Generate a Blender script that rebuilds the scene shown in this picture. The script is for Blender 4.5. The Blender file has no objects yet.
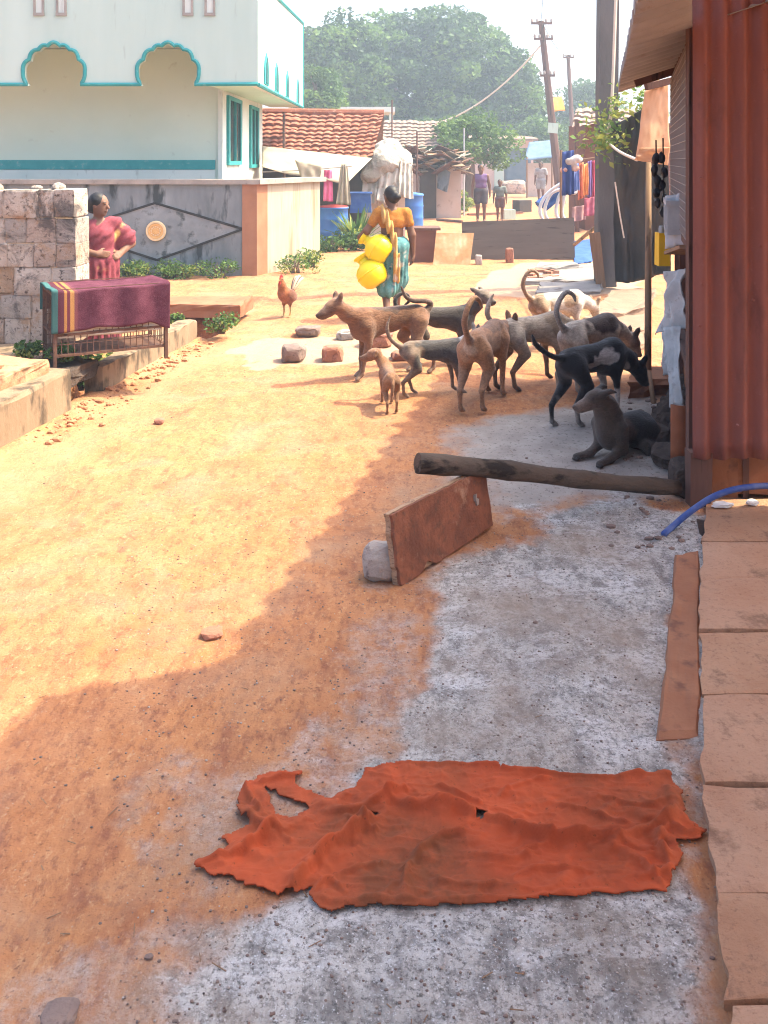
SUN, SKY, HAZE, EXPO = 2.3, .15, .0040, 2.13
import bpy, math, random
import numpy as np
from mathutils import Vector, Matrix
random.seed(7)
RNG = np.random.default_rng(11)
SC = bpy.context.scene
COL = SC.collection
pi = math.pi
CAMH, FOC, CX, HY = 1.75, 900.0, 384.0, 160.0

def P(px, py, d):                       # a photo pixel at distance d -> world point
    return np.array([(px-CX)*d/FOC, d, CAMH-(py-HY)*d/FOC])
def G(px, py, z=0.0):                   # a photo pixel on the ground -> world point
    d = (CAMH-z)*FOC/(py-HY)
    return np.array([(px-CX)*d/FOC, d, z])

# ---------------------------------------------------------------- noise
def _hash(ix, iy, iz):
    h = (ix.astype(np.int64)*374761393 + iy.astype(np.int64)*668265263 + iz.astype(np.int64)*2147483647) & 0xffffffff
    h = ((h ^ (h >> 13))*1274126177) & 0xffffffff
    h = ((h ^ (h >> 16))*2246822519) & 0xffffffff
    return ((h ^ (h >> 15)) & 0xffff)/65535.0
def vnoise(p):
    p = np.asarray(p, float); i = np.floor(p); f = p-i; f = f*f*(3-2*f); i = i.astype(np.int64)
    out = 0
    for dx in (0, 1):
        for dy in (0, 1):
            for dz in (0, 1):
                w = (f[..., 0] if dx else 1-f[..., 0])*(f[..., 1] if dy else 1-f[..., 1])*(f[..., 2] if dz else 1-f[..., 2])
                out = out + w*_hash(i[..., 0]+dx, i[..., 1]+dy, i[..., 2]+dz)
    return out*2-1
def fbm(p, octv=4):
    p = np.asarray(p, float); a, s, t = 0.0, 1.0, 0.0
    for k in range(octv):
        a = a+s*vnoise(p*(2**k)+17.3*k); t += s; s *= .5
    return a/t

# ---------------------------------------------------------------- mesh builder
def rotm(rx=0, ry=0, rz=0):
    return np.array(Matrix.Rotation(rz, 3, 'Z') @ Matrix.Rotation(ry, 3, 'Y') @ Matrix.Rotation(rx, 3, 'X'))
def unit(v):
    v = np.asarray(v, float); return v/max(np.linalg.norm(v), 1e-9)

class MB:
    def __init__(s): s.v, s.f, s.m, s.n = [], [], [], 0; s.mi = 0
    def add(s, V, F):
        V = np.asarray(V, float).reshape(-1, 3); s.v.append(V)
        s.f += [tuple(int(i)+s.n for i in f) for f in F]; s.m += [s.mi]*len(F); s.n += len(V); return s
    def mat(s, i): s.mi = i; return s
    def box(s, c, size, R=None, jit=0.0, taper=0.0):
        c = np.asarray(c, float); h = np.asarray(size, float)/2
        V = np.array([[x, y, z] for z in (-1, 1) for y in (-1, 1) for x in (-1, 1)], float)
        if taper: V[4:, :2] *= 1-taper
        V = V*h
        if jit: V += RNG.uniform(-jit, jit, V.shape)
        if R is not None: V = V @ np.asarray(R).T
        return s.add(V+c, [(0, 2, 3, 1), (4, 5, 7, 6), (0, 1, 5, 4), (2, 6, 7, 3), (0, 4, 6, 2), (1, 3, 7, 5)])
    def bar(s, a, b, w, t, up=(0, 0, 1)):          # box from a to b, width w (side), thickness t (up)
        a, b = np.asarray(a, float), np.asarray(b, float); x = unit(b-a); y = np.cross(up, x)
        if np.linalg.norm(y) < 1e-4: y = np.array([0, 1., 0])
        y = unit(y); z = np.cross(x, y); R = np.stack([x, y, z], 1)
        return s.box((a+b)/2, (np.linalg.norm(b-a), w, t), R)
    def tube(s, pts, r, n=8, caps=True, wob=0.0):
        pts = np.asarray(pts, float); m = len(pts); r = np.broadcast_to(np.asarray(r, float), (m,))
        T = np.gradient(pts, axis=0); T /= np.maximum(np.linalg.norm(T, axis=1)[:, None], 1e-9)
        ref = np.array([0, 0, 1.]) if abs(T[0][2]) < .9 else np.array([1., 0, 0]); V = []
        x = unit(np.cross(ref, T[0]))
        for i in range(m):
            x = unit(x-T[i]*np.dot(x, T[i])); y = np.cross(T[i], x)
            for k in range(n):
                a = 2*pi*k/n; rr = r[i]*(1+(wob*random.uniform(-1, 1) if wob else 0)); V.append(pts[i]+rr*(math.cos(a)*x+math.sin(a)*y))
        F = [(i*n+k, i*n+(k+1) % n, (i+1)*n+(k+1) % n, (i+1)*n+k) for i in range(m-1) for k in range(n)]
        if caps: F += [tuple(range(n))[::-1], tuple((m-1)*n+k for k in range(n))]
        return s.add(V, F)
    def lathe(s, prof, c=(0, 0, 0), n=20, R=None):
        V = []
        for r, z in prof:
            for k in range(n):
                a = 2*pi*k/n; V.append((r*math.cos(a), r*math.sin(a), z))
        V = np.array(V)
        if R is not None: V = V @ np.asarray(R).T
        m = len(prof)
        F = [(i*n+k, i*n+(k+1) % n, (i+1)*n+(k+1) % n, (i+1)*n+k) for i in range(m-1) for k in range(n)]
        F += [tuple(range(n))[::-1], tuple((m-1)*n+k for k in range(n))]
        return s.add(V+np.asarray(c, float), F)
    def grid(s, fn, nu, nv, thick=0.0, tdir=None):
        u, v = np.meshgrid(np.linspace(0, 1, nu), np.linspace(0, 1, nv), indexing='ij')
        V = np.asarray(fn(u, v)).reshape(nu*nv, 3)
        q = [(i*nv+j, (i+1)*nv+j, (i+1)*nv+j+1, i*nv+j+1) for i in range(nu-1) for j in range(nv-1)]
        if not thick: return s.add(V, q)
        W = V.reshape(nu, nv, 3); N = np.cross(np.gradient(W, axis=0), np.gradient(W, axis=1)); N /= np.maximum(np.linalg.norm(N, axis=2)[..., None], 1e-9)
        N = N.reshape(-1, 3) if tdir is None else np.broadcast_to(np.asarray(tdir, float), V.shape)
        o = nu*nv; q2 = [tuple(i+o for i in f)[::-1] for f in q]
        b = [i*nv for i in range(nu)]+[(nu-1)*nv+j for j in range(1, nv)]+[i*nv+nv-1 for i in range(nu-2, -1, -1)]+[j for j in range(nv-2, 0, -1)]
        e = [(b[k], b[k]+o, b[(k+1) % len(b)]+o, b[(k+1) % len(b)]) for k in range(len(b))]
        return s.add(np.concatenate([V, V-N*thick]), q+q2+e)
    def prism(s, poly, O, U, W, thick, both=True):  # 2D poly in plane O+u*U+w*W, extruded by thick along U x W (backwards)
        poly = np.asarray(poly, float); U, W = np.asarray(U, float), np.asarray(W, float); N = unit(np.cross(U, W))
        A = np.asarray(O, float)+poly[:, :1]*U+poly[:, 1:]*W; m = len(poly)
        return s.add(np.concatenate([A, A-N*thick]), [tuple(range(m)), tuple(range(m, 2*m))[::-1]]+[(i, i+m, (i+1) % m+m, (i+1) % m) for i in range(m)])
    def blob(s, c, r, seed=0, amp=.2, sub=3, flat=None, R=None, fq=1.5):
        V, F = ICO[sub]; n = fbm(V*fq+seed*7.7, 3); W = V*(1+amp*n[:, None])
        if flat is not None: W = W.copy(); W[:, 2] = np.maximum(W[:, 2], flat)
        W = W*np.asarray(r, float)
        if R is not None: W = W @ np.asarray(R).T
        return s.add(W+np.asarray(c, float), F)
    def build(s, name, mats, parent=None, org=None, smooth=False, local=False):
        V = np.concatenate(s.v) if s.v else np.zeros((0, 3))
        if parent is not None:
            o = np.zeros(3) if local else np.array(root_of(parent).location)
        else: o = np.zeros(3) if org is None else np.asarray(org, float)
        me = bpy.data.meshes.new(name); me.from_pydata((V-o).tolist(), [], s.f)
        for m in (mats if isinstance(mats, (list, tuple)) else [mats]): me.materials.append(m)
        if len(set(s.m)) > 1 or (s.m and s.m[0]): me.polygons.foreach_set('material_index', s.m)
        if smooth: me.polygons.foreach_set('use_smooth', [True]*len(s.f))
        me.update(); ob = bpy.data.objects.new(name, me); COL.objects.link(ob)
        if parent is not None: ob.parent = parent
        else: ob.location = o.tolist()
        return ob
def root_of(o):
    while o.parent is not None: o = o.parent
    return o
def _ico():
    import bmesh
    out = {}
    for k in (1, 2, 3, 4):
        b = bmesh.new(); bmesh.ops.create_icosphere(b, subdivisions=k, radius=1)
        out[k] = (np.array([v.co[:] for v in b.verts]), [tuple(v.index for v in f.verts) for f in b.faces]); b.free()
    return out
ICO = _ico()

def smooth_path(pts, k=6):
    pts = np.asarray(pts, float); q = np.concatenate([[2*pts[0]-pts[1]], pts, [2*pts[-1]-pts[-2]]]); out = []
    for i in range(1, len(q)-2):
        for s_ in np.linspace(0, 1, k, endpoint=False):
            a, b, c_, d_ = q[i-1], q[i], q[i+1], q[i+2]; out.append(.5*((2*b)+(-a+c_)*s_+(2*a-5*b+4*c_-d_)*s_**2+(-a+3*b-3*c_+d_)*s_**3))
    return np.array(out+[pts[-1]])
def tag(o, label, cat, group=None, kind=None):
    o['label'] = label; o['category'] = cat
    if group: o['group'] = group
    if kind: o['kind'] = kind
    return o
def struct(o): o['kind'] = 'structure'; return o
def thing(name, label, cat, loc=(0, 0, 0), rz=0, group=None):
    o = bpy.data.objects.new(name, None); COL.objects.link(o); o.location = [float(c) for c in loc]; o.rotation_euler = (0, 0, rz)
    o.empty_display_size = .1
    return tag(o, label, cat, group)
def copy_tree(o, parent=None):
    c = o.copy(); COL.objects.link(c); c.parent = parent
    for ch in list(o.children): copy_tree(ch, c)
    return c

# ---------------------------------------------------------------- shaders
class NT:
    def __init__(s, name):
        s.mat = bpy.data.materials.new(name); s.mat.use_nodes = True; s.t = s.mat.node_tree; s.b = s.t.nodes['Principled BSDF']
        s.tc = s.t.nodes.new('ShaderNodeTexCoord')
    def n(s, typ, **kw):
        x = s.t.nodes.new(typ)
        for k, v in kw.items():
            if k in ('ins',):
                for i, w in v.items():
                    if hasattr(w, 'is_linked'): s.t.links.new(w, x.inputs[i])
                    else: x.inputs[i].default_value = w
            else: setattr(x, k, v)
        return x
    def noise(s, scale, detail=4, rough=.55, vec=None, dist=0.0):
        return s.n('ShaderNodeTexNoise', ins={'Vector': vec or s.tc.outputs['Object'], 'Scale': scale, 'Detail': detail, 'Roughness': rough, 'Distortion': dist}).outputs['Fac']
    def ramp(s, fac, stops):
        r = s.n('ShaderNodeValToRGB', ins={'Fac': fac}); e = r.color_ramp.elements
        while len(e) < len(stops): e.new(.5)
        for k, (p, c) in enumerate(stops):
            e[k].position = p; c = c if hasattr(c, '__len__') else (c, c, c); e[k].color = (c[0], c[1], c[2], 1)
        return r.outputs['Color']
    def mix(s, fac, a, b, mode='MIX'):
        x = s.n('ShaderNodeMix', data_type='RGBA', blend_type=mode)
        for i, w in ((0, fac), (6, a), (7, b)):
            if hasattr(w, 'is_linked'): s.t.links.new(w, x.inputs[i])
            elif i == 0: x.inputs[0].default_value = w
            else: x.inputs[i].default_value = (w[0], w[1], w[2], 1)
        return x.outputs[2]
    def math(s, op, a, b=0.0):
        return s.n('ShaderNodeMath', operation=op, ins={0: a, 1: b}).outputs[0]
    def mapv(s, scale=(1, 1, 1), rot=(0, 0, 0), src='Object'):
        return s.n('ShaderNodeMapping', ins={'Vector': s.tc.outputs[src], 'Scale': scale, 'Rotation': rot}).outputs[0]
    def bump(s, h, strength=.3, dist=.01, prev=None):
        x = s.n('ShaderNodeBump', ins={'Height': h, 'Strength': strength, 'Distance': dist})
        if prev is not None: s.t.links.new(prev, x.inputs['Normal'])
        return x.outputs[0]
    def out(s, col, rough=.85, normal=None, spec=.3, metal=0.0):
        for k, w in (('Base Color', col), ('Roughness', rough), ('Specular IOR Level', spec), ('Metallic', metal), ('Normal', normal)):
            if w is None: continue
            if hasattr(w, 'is_linked'): s.t.links.new(w, s.b.inputs[k])
            elif k == 'Base Color': s.b.inputs[k].default_value = (w[0], w[1], w[2], 1)
            else: s.b.inputs[k].default_value = w
        return s.mat
def mottled(name, c1, c2, scale=6, c3=None, s3=40, t3=.62, rough=.85, bump=.3, bs=60, bd=.004, spec=.25, stretch=(1, 1, 1), metal=0.0):
    """two colours mixed by noise, spots of a third, noise bump"""
    t = NT(name); v = t.mapv(stretch)
    col = t.mix(t.ramp(t.noise(scale, 6, .6, v), [(.3, 0), (.7, 1)]), c1, c2)
    if c3 is not None: col = t.mix(t.ramp(t.noise(s3, 4, .6, v), [(t3, 0), (t3+.12, 1)]), col, c3)
    nb = t.bump(t.noise(bs, 5, .65, v), bump, bd) if bump else None
    return t.out(col, rough, nb, spec, metal)
def vcol_mat(name, rough=.75, ns=45, amt=.35, bump=.35, bs=130, spec=.2, stretch=(1, 1, 1), bd=.004):
    t = NT(name); a = t.n('ShaderNodeVertexColor', layer_name='Col').outputs['Color']; v = t.mapv(stretch)
    k = t.mix(1.0, t.ramp(t.noise(ns, 5, .7, v), [(.25, 1-amt), (.75, 1+amt*.4)]), t.ramp(t.noise(ns*.16, 4, .6), [(.3, 1-amt*.7), (.7, 1.0)]), 'MULTIPLY')
    return t.out(t.mix(1.0, a, k, 'MULTIPLY'), rough, t.bump(t.noise(bs, 4, .6, v), bump, bd), spec)

# ---------------------------------------------------------------- smooth-union bodies
class Body:
    """one continuous skin grown round capsules and ellipsoids (smooth union, surface nets)"""
    def __init__(s, res=.008): s.p = []; s.res = res; s.patches = []
    def cap(s, a, b, ra, rb=None, k=.02, col=(.5, .5, .5), flat=None):
        s.p.append(('c', np.asarray(a, float), np.asarray(b, float), ra, ra if rb is None else rb, k, np.asarray(col, float), flat)); return s
    def chain(s, pts, rs, k=.02, col=(.5, .5, .5)):
        for i in range(len(pts)-1): s.cap(pts[i], pts[i+1], rs[i], rs[i+1], k, col)
        return s
    def ell(s, c, r, k=.02, col=(.5, .5, .5), R=None):
        s.p.append(('e', np.asarray(c, float), np.asarray(r, float), R, 0, k, np.asarray(col, float), None)); return s
    def patch(s, c, r, col, soft=.22, nz=.5, fq=16): s.patches.append((np.asarray(c, float), np.asarray(r, float)*np.ones(3), np.asarray(col, float), soft, nz, fq)); return s
    @staticmethod
    def dist(p, X):
        if p[0] == 'c':
            a, b, ra, rb = p[1:5]; ab = b-a; L = max(np.dot(ab, ab), 1e-12)
            t = np.clip(((X-a) @ ab)/L, 0, 1); D = X-a-t[..., None]*ab
            return np.sqrt((D*D).sum(-1))-(ra+t*(rb-ra))
        c, r, R = p[1:4]; q = X-c
        if R is not None: q = q @ np.asarray(R)
        k0 = np.sqrt(((q/r)**2).sum(-1)); k1 = np.sqrt(((q/(r*r))**2).sum(-1))
        return np.where(k1 > 1e-9, k0*(k0-1)/np.maximum(k1, 1e-9), -r.min())
    def bbox(s, p):
        if p[0] == 'c': m = max(p[3], p[4]); return np.minimum(p[1], p[2])-m, np.maximum(p[1], p[2])+m
        m = p[2].max() if p[3] is not None else p[2]; return p[1]-m, p[1]+m
    def mesh(s, disp=None):
        h = s.res; B = [s.bbox(p) for p in s.p]
        lo = np.min([b[0] for b in B], 0)-4*h-.03; hi = np.max([b[1] for b in B], 0)+4*h+.03
        n = np.ceil((hi-lo)/h).astype(int)+1; F = np.full(n, 9.0, np.float32)
        for p, (bl, bh) in zip(s.p, B):
            m = p[5]+3*h; i0 = np.maximum(np.floor((bl-m-lo)/h).astype(int), 0); i1 = np.minimum(np.ceil((bh+m-lo)/h).astype(int)+1, n)
            ax = [lo[k]+h*np.arange(i0[k], i1[k]) for k in range(3)]; X = np.stack(np.meshgrid(*ax, indexing='ij'), -1)
            d = s.dist(p, X); sl = tuple(slice(i0[k], i1[k]) for k in range(3)); a = F[sl]; k = max(p[5], 1e-5)
            w = np.clip(.5+.5*(d-a)/k, 0, 1); F[sl] = d*(1-w)+a*w-k*w*(1-w)
        if disp is not None:
            ax = [lo[k]+h*np.arange(n[k]) for k in range(3)]
            near = np.argwhere(np.abs(F) < .06); X = lo+h*near; F[tuple(near.T)] += disp(X).astype(np.float32)
        I = F < 0; c = [n[k]-1 for k in range(3)]; cnt = np.zeros(c, np.int8)
        for dx in (0, 1):
            for dy in (0, 1):
                for dz in (0, 1): cnt += I[dx:dx+c[0], dy:dy+c[1], dz:dz+c[2]]
        act = np.argwhere((cnt > 0) & (cnt < 8)); idx = np.full(c, -1, np.int64); idx[tuple(act.T)] = np.arange(len(act))
        S = np.zeros((len(act), 3)); W = np.zeros(len(act)); cor = [(a, b, d) for a in (0, 1) for b in (0, 1) for d in (0, 1)]
        for A in cor:
            for ax in range(3):
                if A[ax]: continue
                Bc = list(A); Bc[ax] = 1
                fa = F[tuple((act+A).T)]; fb = F[tuple((act+Bc).T)]; x = (fa < 0) != (fb < 0); t = np.where(x, fa/np.where(x, fa-fb, 1), 0)
                pt = np.array(A, float)[None]+t[:, None]*np.eye(3)[ax]; S += np.where(x[:, None], pt, 0); W += x
        V = lo+h*(act+S/np.maximum(W, 1)[:, None]); Q = []
        for ax in range(3):
            u, v = (ax+1) % 3, (ax+2) % 3
            sa = [slice(0, n[k]) for k in range(3)]; sb = [slice(0, n[k]) for k in range(3)]; sa[ax] = slice(0, n[ax]-1); sb[ax] = slice(1, n[ax])
            ia, ib = I[tuple(sa)], I[tuple(sb)]; E = np.argwhere(ia != ib)
            E = E[(E[:, u] > 0) & (E[:, v] > 0) & (E[:, u] < n[u]-1) & (E[:, v] < n[v]-1)]
            if not len(E): continue
            eu, ev = np.eye(3, dtype=int)[u], np.eye(3, dtype=int)[v]
            q = np.stack([idx[tuple((E-eu-ev).T)], idx[tuple((E-ev).T)], idx[tuple(E.T)], idx[tuple((E-eu).T)]], 1)
            fl = ~ia[tuple(E.T)]; q[fl] = q[fl][:, ::-1]; Q.append(q)
        Q = np.concatenate(Q)
        # light relaxation
        for _ in range(2):
            acc = np.zeros_like(V); ct = np.zeros(len(V))
            for k in range(4):
                a, b = Q[:, k], Q[:, (k+1) % 4]; np.add.at(acc, a, V[b]); np.add.at(ct, a, 1); np.add.at(acc, b, V[a]); np.add.at(ct, b, 1)
            V = V*.5+.5*acc/np.maximum(ct, 1)[:, None]
        D = np.stack([s.dist(p, V) for p in s.p], 1); w = np.exp(-np.clip(D, -.02, 1)/.008); w /= np.maximum(w.sum(1)[:, None], 1e-12)
        C = w @ np.stack([p[6] for p in s.p])
        for c0, r, cc, soft, nz, fq in s.patches:
            k0 = np.sqrt((((V-c0)/r)**2).sum(1))+nz*vnoise(V*fq+c0*3); t = np.clip((1-k0)/soft+.5, 0, 1)[:, None]; C = C*(1-t)+cc*t
        return V, Q, C
    def build(s, name, m, parent=None, local=True, disp=None, org=None):
        V, Q, C = s.mesh(disp); mb = MB(); mb.add(V, Q.tolist()); ob = mb.build(name, m, parent, org, True, local)
        ca = ob.data.color_attributes.new('Col', 'FLOAT_COLOR', 'POINT'); ca.data.foreach_set('color', np.concatenate([C, np.ones((len(C), 1))], 1).astype(np.float32).ravel())
        return ob
# ================================================================= materials
M = {}
M['plaster'] = mottled('white_plaster', (.52, .60, .56), (.60, .66, .62), 1.6, (.34, .38, .36), 6, .60, .9, .15, 30, stretch=(1, 1, .35))
M['parapet'] = mottled('stained_parapet', (.39, .52, .47), (.46, .59, .54), 1.3, (.31, .39, .36), 5, .60, .9, .15, 25, stretch=(1, 1, .16))
M['cream'] = mottled('cream_paint', (.48, .60, .51), (.53, .65, .56), .9, (.41, .50, .43), 5, .64, .85, .1)
M['mint'] = mottled('mint_paint', (.42, .66, .56), (.48, .70, .60), 2, None, rough=.8, bump=.1)
M['teal'] = mottled('teal_paint', (.012, .235, .24), (.03, .29, .295), 7, (.12, .31, .31), 14, .60, .6, .1)
M['tealdark'] = mottled('dark_teal', (.006, .06, .062), (.012, .10, .10), 9, None, rough=.5, bump=.1)
M['glass'] = mottled('dusty_dark_glass', (.015, .03, .03), (.04, .06, .06), 9, None, rough=.25, bump=0, spec=.5)
M['graywall'] = mottled('weathered_grey_wall', (.10, .125, .14), (.245, .28, .295), 2.4, (.035, .045, .05), 4.5, .52, .92, .25, 40, stretch=(1, 1, .3))
M['wallpaint'] = mottled('faded_grey_paint', (.135, .16, .175), (.265, .30, .315), 2.6, (.06, .075, .08), 5, .55, .92, .15)
M['black'] = mottled('black_paint', (.012, .012, .013), (.03, .03, .03), 12, None, rough=.7, bump=.1)
M['coping'] = mottled('weathered_coping', (.22, .20, .18), (.36, .33, .29), 4, (.15, .13, .12), 9, .62)
M['sidewhite'] = mottled('stained_white_wall', (.32, .285, .21), (.42, .38, .30), 1.8, (.26, .19, .12), 2.2, .55, .9, .2, 30, stretch=(2.2, 2.2, .25))
M['brownpillar'] = mottled('brown_pillar_paint', (.26, .12, .065), (.34, .17, .095), 3, (.26, .13, .08), 8, .65, .9, .2)
M['emblem'] = mottled('ochre_emblem', (.62, .36, .12), (.70, .46, .2), 20, (.4, .2, .06), 40, .6, .8, .3)
M['emblemrim'] = mottled('pale_emblem_rim', (.66, .50, .28), (.72, .58, .36), 20, None, rough=.8)
def laterite(name, a, b):
    t = NT(name); c = t.mix(t.ramp(t.noise(6, 6, .65), [(.3, 0), (.7, 1)]), a, b); c = t.mix(t.ramp(t.noise(2.6, 6, .7, dist=.8), [(.50, 0), (.60, .85)]), c, (.095, .085, .083)); c = t.mix(t.ramp(t.noise(21, 5, .7), [(.56, 0), (.64, .85)]), c, (.06, .042, .036)); c = t.mix(t.ramp(t.noise(4.5, 5, .7, t.mapv((1, 1, 1), (1, 0, 2))), [(.55, 0), (.66, .7)]), c, (.43, .26, .15))
    return t.out(c, .95, t.bump(t.noise(24, 7, .75), 1.0, .035), .15)
for i, (a, b, c) in enumerate([((.44, .38, .33), (.33, .28, .25), 0), ((.58, .49, .42), (.48, .39, .33), 0),
                               ((.44, .32, .23), (.36, .25, .17), 0), ((.42, .31, .25), (.46, .36, .30), 0)]):
    M['laterite%d' % i] = laterite('laterite_block_%d' % i, a, b)
M['mortar'] = mottled('rough_mortar', (.26, .18, .14), (.36, .27, .22), 14, (.2, .13, .1), 30, .6, .95, .8, 40, .01)
M['concrete'] = mottled('old_concrete', (.20, .14, .09), (.27, .195, .13), 4, (.08, .06, .042), 6, .50, .92, .5, 35, .012, stretch=(1, 1, .5))
M['slab'] = mottled('sandstone_slab', (.35, .16, .082), (.44, .235, .128), 3, (.13, .07, .042), 5, .55, .8, .7, 30, .012)
def slabmat(name, c1, c2, c3, sc):
    t = NT(name); c = t.mix(t.ramp(t.noise(sc, 6, .65), [(.3, 0), (.7, 1)]), c1, c2); c = t.mix(t.ramp(t.noise(sc*2, 6, .7), [(.54, 0), (.66, .9)]), c, c3); c = t.mix(t.ramp(t.noise(60, 5, .7), [(.55, 0), (.65, .5)]), c, c3)
    e = t.n('ShaderNodeTexVoronoi', feature='DISTANCE_TO_EDGE', ins={'Vector': t.n('ShaderNodeVectorMath', operation='ADD', ins={0: t.tc.outputs['Object'], 1: t.n('ShaderNodeTexNoise', ins={'Vector': t.tc.outputs['Object'], 'Scale': 5.0, 'Detail': 4.0}).outputs['Color']}).outputs[0], 'Scale': 1.3}).outputs['Distance']
    k = t.math('MULTIPLY', t.ramp(e, [(.002, 1), (.008, 0)]), t.ramp(t.noise(2.5, 3), [(.48, 0), (.55, .9)])); pass
    return t.out(c, .8, t.bump(t.noise(26, 7, .72), .8, .014), .25)
M['slabdust'] = mottled('dusty_sandstone_slab', (.35, .17, .09), (.45, .25, .145), 2.6, (.15, .085, .05), 5, .55, .8, .7, 28, .012)
M['slab'] = slabmat('worn_sandstone', (.34, .175, .10), (.45, .28, .18), (.17, .09, .06), 3.0); M['slabworn'] = slabmat('dusty_worn_sandstone', (.36, .19, .115), (.48, .31, .21), (.20, .11, .07), 2.4)
M['strip'] = mottled('brown_kerb_stone', (.23, .095, .05), (.31, .15, .085), 5, (.16, .075, .05), 9, .58, .85, .4, 60, .006)
M['rock'] = mottled('dark_rock', (.15, .11, .10), (.26, .19, .16), 10, (.05, .04, .04), 22, .6, .95, .8, 45, .01)
M['brick'] = mottled('laterite_stone', (.34, .16, .10), (.26, .12, .09), 14, (.09, .05, .05), 25, .58, .95, .8, 60, .008)
M['palestone'] = mottled('pale_stone', (.40, .36, .32), (.30, .26, .24), 12, (.16, .13, .12), 28, .6, .95, .9, 50, .012)
M['mud'] = mottled('dark_mud', (.05, .036, .03), (.10, .072, .058), 8, (.04, .03, .028), 22, .6, .95, .9, 40, .02)
M['redearth'] = mottled('loose_red_earth', (.34, .15, .08), (.42, .22, .12), 8, (.2, .08, .05), 25, .6, .95, .8, 50, .01)

# ================================================================= ground
def poly_sd(poly, X, Y):
    poly = np.asarray(poly, float); d = np.full(X.shape, 1e9); ins = np.zeros(X.shape, bool)
    for i in range(len(poly)):
        a, b = poly[i], poly[(i+1) % len(poly)]; ab = b-a
        t = np.clip(((X-a[0])*ab[0]+(Y-a[1])*ab[1])/max(ab @ ab, 1e-12), 0, 1)
        d = np.minimum(d, np.hypot(X-a[0]-t*ab[0], Y-a[1]-t*ab[1]))
        if a[1] != b[1]:
            ins ^= ((a[1] > Y) != (b[1] > Y)) & (X < a[0]+(Y-a[1])*(b[0]-a[0])/(b[1]-a[1]))
    return np.where(ins, -d, d)
def xdrain(y): return -2.32+.13*(np.minimum(y, 12)-5.43)
def sm(a, b, x):
    t = np.clip((x-a)/(b-a), 0, 1); return t*t*(3-2*t)
def ground_z(X, Y):
    z = .02*fbm(np.stack([X*.9, Y*.9, X*0], -1), 3)+.010*fbm(np.stack([X*5, Y*5, X*0+3], -1), 4)
    z = z+.006*fbm(np.stack([X*20, Y*20, X*0+9], -1), 3)*(Y < 9)-.012*np.clip(fbm(np.stack([X*4.2, Y*3.2, X*0+31], -1), 3)-.18, 0, 1)*(Y < 10)
    s = X-xdrain(Y)
    z = z-.34*sm(-.50, -.45, s)*(1-sm(-.18, -.12, s-.24*sm(8.92, 9.02, Y)))*sm(6.30, 6.38, Y)*(1-sm(9.75, 9.95, Y))     # the open drain
    z = z-.03*sm(1.0, 0.0, s)*sm(0, .1, s)*sm(3, 5, Y)*(1-sm(11, 14, Y))
    m_ = sm(0, .08, X-(.66+.34*(Y-1.69)))*(1-sm(4.40, 4.5, Y)); z = z*(1-m_)-.03*m_
    return z
def gz(x, y): return float(ground_z(np.array([x]), np.array([y]))[0])
xs = np.concatenate([-np.geomspace(6.2, 115, 26)[::-1], np.linspace(-6, -3.1, 60), np.linspace(-3.05, 3.2, 260), np.linspace(3.3, 6, 24), np.geomspace(6.3, 115, 24)])
ys = np.concatenate([[-14, -10, -7, -4, -2, -1], np.linspace(-.5, 1.4, 16), np.linspace(1.45, 4.6, 190), np.linspace(4.62, 11, 215), np.linspace(11.1, 22, 100), np.geomspace(22.3, 240, 60)])
XX, YY = np.meshgrid(xs, ys, indexing='ij'); ZZ = ground_z(XX, YY)
gm = MB(); nx, ny = XX.shape
gm.add(np.stack([XX, YY, ZZ], -1).reshape(-1, 3), [(i*ny+j, (i+1)*ny+j, (i+1)*ny+j+1, i*ny+j+1) for i in range(nx-1) for j in range(ny-1)])
def pxpoly(pts): return [G(a, b)[:2] for a, b in pts]
cem = pxpoly([(500, 512), (560, 505), (640, 500), (725, 500), (735, 560), (735, 700), (745, 800), (760, 900), (790, 1060), (195, 1060), (215, 985), (225, 930), (300, 850), (330, 790), (352, 735), (392, 690), (415, 640), (432, 600), (470, 560)])
mudp = pxpoly([(470, 430), (560, 405), (640, 400), (700, 400), (712, 510), (500, 520), (470, 500)])
pal = pxpoly([(225, 350), (262, 338), (330, 336), (395, 340), (410, 362), (330, 362), (260, 366)])
pal2 = pxpoly([(480, 278), (520, 262), (640, 262), (640, 292), (560, 300), (480, 292)])
edge = pxpoly([(-200, 560), (0, 452), (80, 412), (200, 345), (260, 312), (300, 312), (240, 362), (130, 418), (0, 505), (-200, 640)])
def mask(poly, soft, amp, fq, sd):
    d = poly_sd(poly, XX, YY)+amp*fbm(np.stack([XX*fq, YY*fq, XX*0+sd], -1), 5); return 1-sm(-soft, soft, d)
cem2 = pxpoly([(215, 770), (330, 690), (425, 590), (400, 760), (310, 880), (210, 990), (130, 1060), (20, 1060), (80, 975)])
atts = {'cement': np.maximum(mask(cem, .10, .42, 2.6, 1), .42*mask(cem2, .15, .5, 2.8, 6)), 'mudgrey': mask(mudp, .2, .5, 2.2, 4), 'pale': np.maximum(mask(pal, .06, .3, 2.5, 2), mask(pal2, .1, .3, 1.5, 7)), 'edge': mask(edge, .2, .5, 2.0, 5)}
t = NT('dusty_laterite_ground')
def att(n): return t.n('ShaderNodeAttribute', attribute_name=n).outputs['Fac']
v = t.mapv((1, 1, 1))
big = t.ramp(t.noise(.8, 5, .6), [(.32, 0), (.68, 1)])
mid = t.ramp(t.noise(4.5, 6, .65), [(.35, 0), (.7, 1)])
dirt = t.mix(big, (.44, .200, .082), (.35, .142, .066))
dirt = t.mix(t.math('MULTIPLY', mid, .55), dirt, (.50, .265, .14))
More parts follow.
